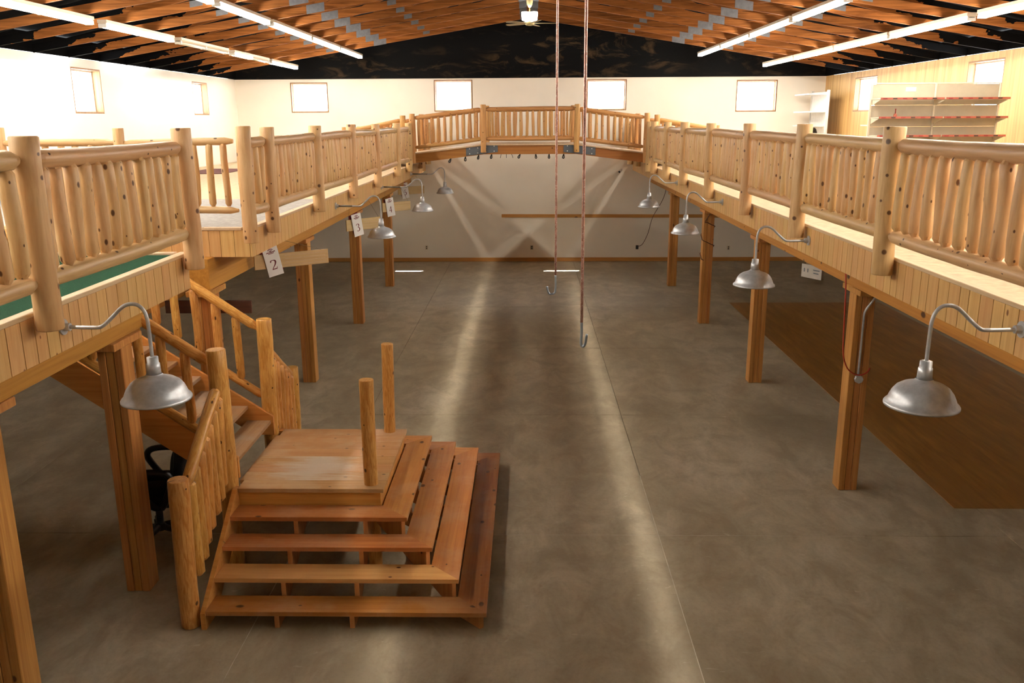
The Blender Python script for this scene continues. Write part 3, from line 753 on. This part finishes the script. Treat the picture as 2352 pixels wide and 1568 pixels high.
rect_obj('rim_board', 'string', stc, PX1 - 0.065, PX1 - 0.03, PY0 + 0.065, PY1 - 0.065, 0.6, 0.825 - TT)
for i in range(1, 5):
    z1 = RISE * i; z0 = z1 - TT; k = 5 - i
    xo = PX1 + RUN * k; xi = xo - 0.255
    yo = PY0 - RUN * k; yi = yo + 0.255; zo = PY1 + RUN * k * 0.98; zi = zo - 0.255
    e = 0.0008
    lt = i == 2
    ob('tread', B().prism([(PX0 + 0.039, yo), (xo, yo), (xi, yi), (PX0 + 0.039, yi)], 'z', z0, z1).mesh('tread', 'treadlt' if lt else 'tread'), stc)
    ob('tread', B().prism([(xo, yo + e), (xo, zo - e), (xi, zi - e), (xi, yi + e)], 'z', z0 - 0.0004, z1 - 0.0004).mesh('tread', 'tready'), stc)
    ob('tread', B().prism([(PX0 + 0.039, zi), (xi, zi), (xo, zo), (PX0 + 0.039, zo)], 'z', z0, z1).mesh('tread', 'tread'), stc)
def saw(run):
    p = [(0.03, 0.0)]
    for i in range(1, 5):
        p += [(0.03 + run * (i - 1), RISE * i - TT), (0.03 + run * i, RISE * i - TT)]
    p += [(0.03 + run * 4, 0.6), (0.03 + run * 4 + 0.1, 0.6), (0.03 + run * 4 + 0.1, 0.49), (0.03 + run * 0.75, 0.0)]
    return p
for sy, y_, k_ in ((1, PY0, 1.0), (-1, PY1, 0.98)):
    p_ = [(-RUN * 4 * k_ - 0.01, 0.0), (-RUN * 4 * k_ - 0.01, 0.15), (-0.02, 0.825), (0.06, 0.825), (0.06, 0.58), (-RUN * 3 * k_, 0.0)]
    ob('outer_stringer', B().prism([(y_ + sy * a, b) for a, b in p_], 'x', PX0 - 0.002, PX0 + 0.038).mesh('outer_stringer', 'string'), stc)
for x in (-2.1, -1.47):
    ob('stringer', B().prism([(PY0 - RUN * 4 + a, b) for a, b in saw(RUN)], 'x', x - 0.02, x + 0.02).mesh('stringer', 'stringv'), stc)
    ob('stringer', B().prism([(PY1 + RUN * 4 - a, b) for a, b in saw(RUN * 0.985)], 'x', x - 0.02, x + 0.02).mesh('stringer', 'stringv'), stc)
for y in (7.62, 8.13, 8.65):
    ob('stringer', B().prism([(PX1 + RUN * 4 - a, b) for a, b in saw(RUN)], 'y', y - 0.02, y + 0.02).mesh('stringer', 'stringv'), stc)
dg = B().prism(saw(RUN * 1.414), 'y', -0.02, 0.02).mesh('stringer', 'stringv')
for (cx, cy, a) in ((PX1 + RUN * 4 - 0.02, PY0 - RUN * 4 + 0.02, math.radians(135)), (PX1 + RUN * 4 - 0.02, PY1 + RUN * 4 * 0.98 - 0.02, math.radians(225))):
    ob('stringer', dg, stc, (cx, cy, 0), (0, 0, a))
# newels
NW = {'foot': (-2.83, 6.42, 1.31, 0.085), 'land': (-2.79, 7.42, 2.13, 0.085), 'back': (-2.80, 8.86, 2.08, 0.083), 'backfoot': (-2.84, 9.9, 1.25, 0.075), 'free1': (-1.465, 7.46, 1.835, 0.064), 'free2': (-1.505, 8.86, 1.81, 0.062)}
for k, (x, y, zt, r_) in NW.items(): log('newel_post', (x, y, 0), (x, y, zt), r_, 'stairlog', stc, n=14, variant=len(k))
# close-set side railings of the lower steps
def side_rail(x, ya, za, yb, zb, n):
    log('handrail', (x, ya, za), (x, yb, zb), 0.05, 'stairlog', stc, (0.05, 0.05), n=12)
    for i in range(n):
        t = (i + 0.6) / n; y = ya + (yb - ya) * t; zt = za + (zb - za) * t - 0.03
        log('baluster', (x, y, max(0.12, zt - 0.86)), (x, y, zt), 0.06, 'stairlog', stc, (0.03, 0.03), variant=i % 4)
side_rail(-2.80, 6.5, 1.22, 7.36, 1.78, 7)
side_rail(-2.83, 9.82, 1.18, 8.93, 1.74, 7)
# upper flight, rising toward the side wall
FY0, FY1 = 7.6, 8.76; TR = 0.2355
for n in range(1, 13):
    z1 = 0.825 + RISE * n; xn = -2.765 - TR * (n - 1)
    rect_obj('tread', 'flight', stc, xn - 0.255, xn, FY0 + 0.02, FY1 - 0.02, z1 - TT, z1, 0.003)
sl_ = RISE / TR
for y in (FY0 - 0.025, FY1 - 0.018):
    p = [(-2.74, 0.84), (-2.74, 1.02), (-5.62, 1.02 + sl_ * 2.88), (-5.62, 0.72 + sl_ * 2.88), (-3.0, 0.84 + sl_ * 0.02)]
    p = [(-2.74, 0.826), (-2.74, 1.03), (-5.61, min(2.95, 1.03 + sl_ * 2.87)), (-5.61, 2.66), (-2.96, 0.826)]
    ob('stringer', B().prism(p, 'y', y, y + 0.04).mesh('stringer', 'string'), stc)
for y, (nx, ny, nt, _) in ((7.46, NW['land']), (8.86, NW['back'])):
    x0, x1 = -2.85, -5.45; zt = lambda x: 1.965 + sl_ * (-2.85 - x); zb = lambda x: 1.225 + sl_ * (-2.85 - x)
    log('handrail', (x0, y, zt(x0)), (x1, y, zt(x1)), 0.05, 'stairlog', stc, (0.1, 0.05), n=12)
    log('bottom_rail', (x0, y, zb(x0)), (x1, y, zb(x1)), 0.045, 'stairlog', stc, (0.05, 0.05), n=12)
    n = 11
    for i in range(n):
        x = -3.09 - 0.212 * i
        log('baluster', (x, y, zb(x) + 0.02), (x, y, zt(x) - 0.02), 0.043, 'stairlog', stc, (0.03, 0.03), variant=i % 4)

# ================================================================== GOOSENECK LAMPS
ARM = [(0.02, 0.0), (0.21, -0.004), (0.26, 0.006), (0.32, 0.055), (0.40, 0.128), (0.455, 0.15), (0.505, 0.142), (0.54, 0.105), (0.555, 0.05), (0.558, -0.02), (0.56, -0.21)]
def lamp(x, y, z, side, label, group, ext=0.0, dull=False):
    r = thing('gooseneck_lamp', label, 'lamp', (x, y, z), group, 0.0 if side < 0 else PI)
    am = sm = 'galv'
    def put(nm, b, mat): return ob(nm, b.mesh(nm, mat, True), r, (0, 0, 0), world=False)
    fb_ = B()
    fb_.tube([(0, 0, 0), (0.012, 0, 0)], 0.052, 16); fb_.tube([(0.012, 0, 0), (0.05, 0, 0)], 0.026, 12)
    ob('flange', fb_.mesh('flange', am), r, (0, 0, 0), world=False)
    if ext > 0: put('extension_pipe', B().tube([(0.04, 0, 0), (ext + 0.12, 0, -0.004)], 0.0155, 8), 'galvdull')
    put('arm', B().tube(curve([(ext + a, 0, b) for a, b in ARM], 5), 0.0125, 8), am)
    put('socket', B().lathe([(0.02, -0.195), (0.036, -0.2), (0.037, -0.24), (0.042, -0.243), (0.046, -0.32)], 18, ext + 0.56), 'galv')
    out = [(0.05, -0.312), (0.058, -0.326), (0.085, -0.336), (0.125, -0.35), (0.158, -0.372), (0.18, -0.402), (0.194, -0.434), (0.202, -0.456), (0.218, -0.47), (0.223, -0.479), (0.222, -0.488)]
    inn = [(0.217, -0.487), (0.212, -0.474), (0.196, -0.459), (0.188, -0.436), (0.174, -0.405), (0.153, -0.377), (0.121, -0.356), (0.082, -0.343), (0.05, -0.335)]
    put('shade', B().lathe(out + inn, 36, ext + 0.56, cap=False), sm)
    put('bulb', B().lathe([(0.015, -0.33), (0.018, -0.36), (0.032, -0.39), (0.036, -0.415), (0.026, -0.44), (0.005, -0.45)], 12, ext + 0.56), 'white')
lamp(-3.0, 5.37, 2.822, -1, 'gooseneck barn lamp on the fascia under the green carpet edge', 'gooseneck barn lamps on the balcony fascias')
for y, z, e, w_ in ((13.5, 2.815, 0.14, 'in front of sign three'), (17.8, 2.785, 0.27, 'beside sign four'), (22.3, 2.775, 0.31, 'by the footbridge end')):
    lamp(-3.0, y, z, -1, 'gooseneck barn lamp on a long extension pipe ' + w_, 'gooseneck barn lamps on the balcony fascias', e, True)
lamp(3.01, 5.19, 2.845, 1, 'galvanized gooseneck lamp above the vinyl patch near the red cord', 'gooseneck barn lamps on the balcony fascias')
lamp(3.01, 9.34, 2.825, 1, 'galvanized gooseneck lamp beside the small hanging board', 'gooseneck barn lamps on the balcony fascias')
for y, w_ in ((13.62, 'beside the cord-wound post'), (17.85, 'above the drooping brown cord')): lamp(3.01, y, 2.845, 1, 'galvanized gooseneck lamp on the fascia ' + w_, 'gooseneck barn lamps on the balcony fascias', 0.0, True)

# ================================================================== HANGING SIGNS
DIG = {
 '2': [[(-.34, .3, .1), (-.33, .42, .12), (-.2, .49, .08), (.02, .5, .07), (.25, .42, .15), (.3, .27, .17), (.2, .05, .12), (-.05, -.2, .08), (-.32, -.46, .06)], [(-.32, -.45, .1), (.32, -.45, .1)], [(.3, -.45, .05), (.36, -.26, .05)]],
 '3': [[(-.3, .33, .1), (-.2, .46, .08), (.0, .5, .06), (.2, .42, .13), (.24, .26, .14), (.1, .08, .07), (-.08, .04, .05)], [(-.08, .04, .05), (.15, .0, .09), (.29, -.2, .16), (.2, -.42, .12), (-.05, -.5, .07), (-.28, -.42, .1)]],
 '4': [[(.12, -.5, .13), (.12, .5, .13)], [(.12, .5, .05), (-.34, -.18, .05)], [(-.36, -.2, .08), (.34, -.2, .08)], [(-.05, -.49, .05), (.28, -.49, .05)]],
 '5': [[(-.22, .47, .1), (.28, .47, .1)], [(-.2, .48, .05), (-.25, .06, .05)], [(-.25, .06, .07), (-.02, .14, .08), (.22, .02, .13), (.28, -.2, .15), (.15, -.42, .11), (-.08, -.5, .07), (-.3, -.4, .11)]],
}
def strokes(lines, w_, h, cx, cz, y, th=0.0015):
    b = B()
    for ln in lines:
        c = curve([(p[0], p[1], p[2]) for p in ln], 4) if len(ln) > 2 else [Vector(p) for p in ln]
        for i in range(len(c) - 1):
            a, e = c[i], c[i + 1]; dx, dz = (e.x - a.x) * w_, (e.y - a.y) * h; L = math.hypot(dx, dz) or 1; nx, nz = -dz / L, dx / L
            ha, he = a.z * h * 0.5, e.z * h * 0.5; ex, ez = dx / L * 0.1 * ha, dz / L * 0.1 * ha
            b.prism([(cx + a.x * w_ - ex + nx * ha, cz + a.y * h - ez + nz * ha), (cx + e.x * w_ + ex + nx * he, cz + e.y * h + ez + nz * he), (cx + e.x * w_ + ex - nx * he, cz + e.y * h + ez - nz * he), (cx + a.x * w_ - ex - nx * ha, cz + a.y * h - ez - nz * ha)], 'y', y - th, y)
    return b
EMB = [[(-.3, .22, .1), (-.2, .36, .12), (0, .42, .14), (.2, .36, .12), (.3, .22, .1)], [(-.18, .16, .1), (.18, .16, .1)], [(-.12, .02, .1), (.12, .02, .1)], [(-.5, -.2, .1), (-.35, -.05, .12), (-.3, -.2, .1), (-.18, -.08, .12), (-.1, -.2, .1), (.05, -.08, .12), (.1, -.2, .1), (.25, -.05, .12), (.3, -.2, .1), (.45, .02, .12), (.5, -.14, .1)], [(-.3, -.36, .1), (.32, -.32, .1)]]
def aisle_sign(num, x, y, z, L, yaw, roll, offs, topz, k_=1.0, lean=0.25):
    r = thing('aisle_sign', 'pale hanging board with a white card reading %s' % {'2': 'two, the longest board', '3': 'three', '4': 'four', '5': 'five'}[num], 'sign', (x, y, z), 'numbered aisle signs hanging along the balcony')
    r.rotation_euler = (0, 0, yaw)
    h = 0.21 * k_
    bo = ob('board', B().cbox(-L / 2, L / 2, -0.012, 0.012, -h / 2, h / 2, 0.004).mesh('board', 'signwood'), r, world=False)
    for k in range(4): ob('groove', B().box(-L * 0.1, L / 2 - 0.04, -0.0145, -0.0121, (-0.075 + 0.046 * k) * k_, (-0.067 + 0.046 * k) * k_).mesh('groove', 'cap'), bo, world=False)
    cwd, ch = 0.225 * k_, 0.42 * k_
    cp = ob('card', B().cbox(-cwd / 2, cwd / 2, -0.03, -0.026, -ch / 2, ch / 2, 0.001).mesh('card', 'card'), r, (offs, 0, 0.0), (0.0, roll, 0), world=False)
    ob('card_back', B().cbox(-cwd / 2, cwd / 2, 0.02, 0.024, -ch / 2 + 0.02, ch / 2, 0.001).mesh('card_back', 'maroonback'), r, (offs, 0, 0.0), (0.0, roll * 2.0, 0), world=False)
    ob('numeral', strokes(DIG[num], 0.11 * k_, 0.135 * k_, 0.0, -0.05 * k_, -0.0301).mesh('numeral', 'maroon'), cp, world=False)
    ob('emblem', strokes(EMB, 0.13 * k_, 0.085 * k_, 0.0, 0.145 * k_, -0.0301).mesh('emblem', 'maroon'), cp, world=False)
    for s in (-1, 1):
        ob('twine', B().tube([(s * (L / 2 - 0.06), 0, h / 2 - 0.01), (s * (L / 2 - 0.06) - (lean if s > 0 else -0.05), 0, topz - z)], 0.003, 4).mesh('twine', 'stringline'), r, world=False)
aisle_sign('2', -2.955, 10.68, 2.425, 0.96, math.radians(36), -0.2, -0.255, 2.664, 0.86, 0.5)
aisle_sign('3', -3.12, 16.4, 2.2, 0.85, math.radians(50), -0.16, -0.18, 2.66)
aisle_sign('4', -3.1, 20.4, 2.14, 0.82, math.radians(46), -0.14, -0.2, 2.66)
aisle_sign('5', -3.25, 24.2, 2.22, 0.85, math.radians(40), -0.14, -0.22, 2.66)
tag(rect_obj('wall_board', 'darkwood', None, -4.06, -3.09, 9.392, 9.42, 2.02, 2.165), 'dark stained board fixed across the post behind the stairs', 'board')
hb = thing('hanging_board', 'small grey-white board with faded marks hung below the balcony', 'sign', (3.62, 11.0, 2.2))
hb.rotation_euler = (0, 0, math.radians(-62))
ob('panel', B().cbox(-0.17, 0.17, -0.02, 0.02, -0.085, 0.085, 0.002).mesh('panel', 'paleboard'), hb, world=False)
ob('faded_marks', strokes([[(-.4, .25, .12), (-.4, -.1, .12)], [(-.2, .25, .12), (-.2, -.1, .12)], [(.1, .2, .1), (.45, .2, .1)], [(.12, -.1, .1), (.4, -.1, .1)]], 0.3, 0.13, 0, 0, -0.0201).mesh('faded_marks', 'gunplate'), hb, world=False)
for s in (-0.12, 0.12): ob('twine', B().tube([(s, 0, 0.08), (s, 0, 0.134)], 0.003, 4).mesh('twine', 'stringline'), hb, world=False)

# ================================================================== HOOK RODS FROM THE ROOF
def hook_rod(label, x, y, zb, r_, pts):
    t = thing('hook_rod', label, 'hook', (x, y, zb))
    top = chord_z(x) + 0.1
    ob('rod', B().tube([(0, 0, 0.16 + k * (top - zb - 0.16) / 12) for k in range(13)], r_, 8).mesh('rod', 'rod', True), t, world=False)
    ob('hook', B().tube(curve([(0, 0, 0.17)] + pts, 4), r_ * 0.95, 8).mesh('hook', 'hook', True), t, world=False)
hook_rod('thick glinting rod with a narrow hook hanging lowest from the roof', 0.345, 5.52, 2.655, 0.0095, [(0, 0, 0.08), (-0.003, -0.004, 0.02), (0.008, -0.01, 0.0), (0.024, -0.016, 0.02), (0.034, -0.02, 0.085)])
hook_rod('thin rod with a wide open hook hanging from the roof', 0.22, 7.03, 2.7, 0.0088, [(0, 0, 0.05), (-0.006, 0, 0.015), (-0.025, 0, 0.004), (-0.05, 0, 0.006), (-0.062, 0, 0.03), (-0.07, 0, 0.068)])

# ================================================================== CEILING FAN
fan = thing('ceiling_fan', 'cream ceiling fan with glowing glass shades under the ridge', 'fan', (0.02, 19.42, 6.05))
def fp(nm, b, mat, sm=True, rot=None): return ob(nm, b.mesh(nm, mat, sm), fan, (0, 0, 0), rot, world=False)
fp('canopy', B().lathe([(0.075, 0.5), (0.07, 0.46), (0.055, 0.38), (0.02, 0.33)], 18), 'brassfan')
fp('downrod', B().lathe([(0.014, 0.34), (0.014, 0.08)], 10), 'brassfan')
fp('motor', B().lathe([(0.03, 0.1), (0.06, 0.07), (0.105, 0.05), (0.105, 0.01), (0.08, -0.02), (0.03, -0.03)], 20), 'brassfan')
for k in range(4):
    a = PI / 4 + k * PI / 2; cx, cy = 0.13 * math.cos(a), 0.13 * math.sin(a)
    fp('glass_shade', B().lathe([(0.03, 0.24), (0.075, 0.235), (0.08, 0.2), (0.07, 0.09), (0.03, 0.075)], 14, cx, cy), 'shadeglass')
for a in (0.02, 1.28, 2.54, 3.79, 5.05):
    b = B().prism([(0.09, -0.03), (0.2, -0.055), (0.56, -0.065), (0.6, -0.03), (0.6, 0.03), (0.56, 0.065), (0.2, 0.055), (0.09, 0.03)], 'z', 0.012, 0.02)
    fp('blade', b, 'blade', False, (0.14, 0, a))

# ================================================================== OFFICE CHAIRS
def office_chair(label, x, y, z, rot, group, sc=1.2):
    r = thing('office_chair', label, 'chair', (x, y, z), group, rot); r.scale = (sc, sc, sc)
    def put(nm, b, mat, sm=True): return ob(nm, b.mesh(nm, mat, sm), r, (0, 0, 0), world=False)
    put('hub', B().lathe([(0.045, 0.07), (0.05, 0.11), (0.032, 0.13)], 14), 'dustblack')
    put('gas_column', B().lathe([(0.03, 0.12), (0.03, 0.25), (0.02, 0.255), (0.02, 0.36)], 12), 'black')
    for k in range(5):
        a = k * 2 * PI / 5 - PI / 2 - rot - 0.1; c, s = math.cos(a), math.sin(a)
        g_ = put('base_arm', B().tube([(0.03 * c, 0.03 * s, 0.1), (0.16 * c, 0.16 * s, 0.092), (0.27 * c, 0.27 * s, 0.07)], [0.028, 0.022, 0.018], 8), 'dustblack')
        w1 = B(); px, py = 0.27 * c, 0.27 * s
        for q in (-0.016, 0.016):
            w1.tube([(px - s * (q - 0.008), py + c * (q - 0.008), 0.026), (px - s * (q + 0.008), py + c * (q + 0.008), 0.026)], 0.026, 12)
        w1.tube([(px, py, 0.075), (px, py, 0.03)], 0.008, 6)
        ob('caster', w1.mesh('caster', 'black', True), g_, world=False)
    put('seat_pan', B().cbox(-0.2, 0.2, -0.19, 0.2, 0.335, 0.365, 0.012), 'black', False)
    def pad(x0, x1, y0, y1, z0, z1, n=9, p=2.6):
        b = B(); v = []; f = []; R = 9
        for i in range(R + 1):
            ph = -PI / 2 + PI * i / R
            for k in range(20):
                th = 2 * PI * k / 20
                sg = lambda t, e: math.copysign(abs(t) ** e, t)
                v.append(((x0 + x1) / 2 + (x1 - x0) / 2 * sg(math.cos(ph), 0.45) * sg(math.cos(th), 0.5), (y0 + y1) / 2 + (y1 - y0) / 2 * sg(math.cos(ph), 0.45) * sg(math.sin(th), 0.5), (z0 + z1) / 2 + (z1 - z0) / 2 * sg(math.sin(ph), 0.75)))
        for i in range(R):
            for k in range(20): j = (k + 1) % 20; f.append((i * 20 + k, i * 20 + j, (i + 1) * 20 + j, (i + 1) * 20 + k))
        return b.add(v, f)
    put('seat_cushion', pad(-0.27, 0.2, -0.235, 0.235, 0.345, 0.49), 'leather')
    put('seat_pad', pad(-0.26, 0.16, -0.22, -0.008, 0.43, 0.53), 'leather'); put('seat_pad', pad(-0.26, 0.16, 0.008, 0.22, 0.43, 0.53), 'leather')
    bk = pad(-0.05, 0.05, -0.23, 0.23, 0.0, 0.5); bk.v = [(p[0] + 0.2 + p[2] * 0.14, p[1] * (1 - 0.18 * max(0, p[2] - 0.25) / 0.25), p[2] * 1.15 + 0.41) for p in bk.v]
    put('backrest', bk, 'leather')
    bp = pad(-0.03, 0.03, -0.17, 0.17, 0.08, 0.3); bp.v = [(p[0] + 0.16 + p[2] * 0.14, p[1], p[2] + 0.5) for p in bp.v]
    put('back_pad', bp, 'leather')
    put('back_bar', B().tube([(0.05, 0, 0.345), (0.2, 0, 0.345), (0.27, 0, 0.4), (0.33, 0, 0.65)], 0.022, 8), 'black')
    for s in (-1, 1):
        put('armrest', B().tube(curve([(0.08, s * 0.2, 0.35), (0.02, s * 0.27, 0.4), (-0.09, s * 0.285, 0.56), (-0.12, s * 0.285, 0.64), (-0.07, s * 0.285, 0.69), (0.08, s * 0.285, 0.695), (0.17, s * 0.28, 0.66), (0.18, s * 0.27, 0.57), (0.12, s * 0.26, 0.42), (0.08, s * 0.2, 0.35)], 4), 0.028, 8), 'black')
    return r
office_chair('black vinyl office chair on casters beside the stair foot', -3.74, 8.0, 0.0, 0.18, 'black office chairs')
office_chair('black office chair standing on the balcony beside white shelving', 6.5, 21.2, DZ, -1.2, 'black office chairs', 0.93)

# ================================================================== STORE SHELVING ON THE FAR BALCONY
gd = thing('gondola_shelf', 'two-bay putty gondola shelving with red price strips', 'shelf', (7.0, 15.2, DZ))
GX0, GX1, GT = 5.74, 7.86, 4.66
for k in range(2):
    a = GX0 + (GX1 - GX0) / 2 * k; c = GX0 + (GX1 - GX0) / 2 * (k + 1)
    for (z0, z1) in ((3.05, 3.5), (3.5, 3.95), (3.95, 4.3), (4.3, GT - 0.02)):
        rect_obj('pegboard', 'shelfgrey', gd, a + 0.015, c - 0.015, 15.19, 15.205, z0 + 0.003, z1 - 0.003, 0.001)
for x in (GX0, (GX0 + GX1) / 2, GX1): rect_obj('upright', 'shelfmetal', gd, x - 0.014, x + 0.014, 15.175, 15.225, DZ + 0.001, GT)
rect_obj('top_rail', 'shelfmetal', gd, GX0, GX1, 15.182, 15.215, GT - 0.02, GT)
for zs_ in (4.405, 4.105, 3.81, 3.45):
    for k in range(2):
        a = GX0 + (GX1 - GX0) / 2 * k; c = GX0 + (GX1 - GX0) / 2 * (k + 1); dep = 0.36
        s_ = rect_obj('shelf', 'shelfmetal', gd, a + 0.01, c - 0.01, 15.17 - dep, 15.17, zs_ - 0.02, zs_, 0.002)
        st_ = rect_obj('price_strip', 'redstrip', s_, a + 0.01, c - 0.01, 15.17 - dep - 0.006, 15.17 - dep - 0.001, zs_ - 0.022, zs_ + 0.01, 0.001)
        for q in range(6):
            u0 = a + 0.05 + q * (c - a - 0.1) / 6
            ob('price_label', B().box(u0, u0 + 0.07, 15.17 - dep - 0.008, 15.17 - dep - 0.0065, zs_ - 0.016, zs_ + 0.002).mesh('price_label', 'dark' if q % 2 else 'maroonback'), s_)
        for xx in (a + 0.02, c - 0.02):
            ob('bracket', B().prism([(15.17, zs_ - 0.02), (15.17, zs_ - 0.11), (15.17 - dep + 0.03, zs_ - 0.025)], 'x', xx - 0.002, xx + 0.002).mesh('bracket', 'shelfmetal'), s_)
for zs_ in (3.98, 3.6): rect_obj('shelf', 'white', gd, GX0 + 0.01, (GX0 + GX1) / 2, 15.23, 15.6, zs_ - 0.02, zs_, 0.002)
rect_obj('base_deck', 'shelfmetal', gd, GX0, GX1, 14.8, 15.23, DZ + 0.001, 3.06, 0.003)
rect_obj('tag_card', 'card', gd, 6.3, 6.47, 15.184, 15.188, 4.52, 4.59, 0.001)
bt = thing('small_bottle', 'small reddish bottle standing on the middle gondola shelf', 'bottle', (6.07, 14.95, 4.105))
ob('body', B().lathe([(0.026, 0), (0.028, 0.01), (0.026, 0.045), (0.01, 0.06)], 12).mesh('body', 'redstrip', True), bt, world=False)
ob('neck', B().lathe([(0.01, 0.06), (0.008, 0.12), (0.011, 0.122), (0.011, 0.135)], 10).mesh('neck', 'maroonback', True), bt, world=False)

ws = thing('white_shelf_unit', 'white shelving unit with three shelves in the corner', 'shelf', (7.75, 24.6, DZ))
WX = 7.94
rect_obj('back_panel', 'white', ws, WX, WX + 0.02, 24.05, 25.35, DZ + 0.05, 4.78)
for y in (24.03, 25.35): rect_obj('upright', 'white', ws, WX - 0.03, WX + 0.05, y, y + 0.03, DZ + 0.001, 4.82)
for zs_ in (4.73, 4.27, 3.9, 3.5):
    s_ = rect_obj('shelf', 'white', ws, WX - 0.5, WX, 24.08, 25.33, zs_ - 0.03, zs_, 0.003)
rect_obj('base_deck', 'white', ws, WX - 0.5, WX, 24.06, 25.35, DZ + 0.001, 3.06)
tag(rect_obj('floor_mat', 'mat', None, -7.75, -6.75, 19.3, 21.3, DZ, DZ + 0.012), 'dark red mat on the grey carpet beside the white wall', 'mat')

# ================================================================== WALL FITTINGS, CORDS
def outlet(x, z, mat, label):
    t = thing('wall_outlet', label, 'outlet', (x, YF, z), 'outlets low on the far wall')
    ob('cover_plate', B().cbox(-0.04, 0.04, -0.008, 0.0, -0.06, 0.06, 0.002).mesh('cover_plate', mat), t, world=False)
    for dz in (-0.026, 0.026): ob('socket', B().cbox(-0.016, 0.016, -0.011, -0.0081, dz - 0.016, dz + 0.016, 0.001).mesh('socket', 'dark' if mat == 'outlet' else 'black'), t, world=False)
outlet(-3.04, 0.42, 'outlet', 'ivory wall outlet near the aisle-sign posts')
outlet(0.09, 0.415, 'shelfgrey', 'grey wall outlet with dark sockets below the wood strip')
outlet(3.21, 0.415, 'dark', 'dark wall outlet with a cord plugged in')
outlet(5.91, 0.39, 'outlet', 'ivory wall outlet under the end of the wood strip')
c_ = ob('power_cord', B().tube(curve([(3.79, 23.8, 2.664), (3.72, 24.2, 2.0), (3.58, 25.2, 1.35), (3.5, 25.5, 0.85), (3.36, 25.58, 0.52), (3.22, 25.62, 0.44)], 6), 0.009, 6).mesh('power_cord', 'browncord', True))
tag(c_, 'thin brown cord drooping from the balcony to a wall outlet', 'cord')
sc_ = thing('security_camera', 'small white camera with dark lens on the far wall', 'camera', (2.65, YF, 2.64))
ob('bracket', B().tube([(0.05, 0, 0.05), (0.02, -0.06, 0.02)], 0.015, 8).mesh('bracket', 'white', True), sc_, world=False)
ob('body', B().tube([(0.03, -0.03, 0.03), (-0.03, -0.12, -0.02)], 0.035, 12).mesh('body', 'white', True), sc_, world=False)
ob('lens', B().tube([(-0.029, -0.119, -0.0195), (-0.034, -0.127, -0.023)], 0.03, 12).mesh('lens', 'black', True), sc_, world=False)

cdt = thing('conduit', 'bent steel conduit with junction box on the post', 'conduit', (3.6, 9.16, 1.33))
ob('pipe', B().tube(curve([(3.775, 9.1, 2.664), (3.75, 9.13, 2.36), (3.68, 9.16, 2.2), (3.615, 9.165, 2.09), (3.607, 9.17, 1.95), (3.607, 9.172, 1.37)], 5), 0.0125, 8).mesh('pipe', 'galv', True), cdt)
ob('junction_box', B().lathe([(0.0, -0.01), (0.045, -0.01), (0.045, 0.03), (0.0, 0.03)], 8).mesh('junction_box', 'galv'), cdt, (3.607, 9.158, 1.33), (PI / 2, 0, 0))
rc = ob('extension_cord', B().tube(curve([(3.4, 9.3, 2.664), (3.38, 9.15, 2.3), (3.39, 9.1, 1.7), (3.44, 9.11, 1.5), (3.52, 9.13, 1.41), (3.6, 9.12, 1.385), (3.68, 9.13, 1.41), (3.715, 9.14, 1.46)], 6), 0.008, 6).mesh('extension_cord', 'redcord', True))
tag(rc, 'red extension cord looping to the junction box on the post', 'cord')
loop = []
for k in range(43):
    a = k / 42; th_ = a * 12.6 - 2.2; rr_ = 0.118 / max(abs(math.cos(th_)), abs(math.sin(th_))); loop.append((3.617 + min(rr_, 0.16) * math.cos(th_), 17.585 + min(rr_, 0.16) * math.sin(th_), 2.1 - 0.78 * a))
wc = ob('wrapped_cord', B().tube(curve([(3.66, 17.44, 2.325)] + loop, 3), 0.009, 6).mesh('wrapped_cord', 'browncord', True))
tag(wc, 'dark cord wound round a post on the vinyl-patch side', 'cord')
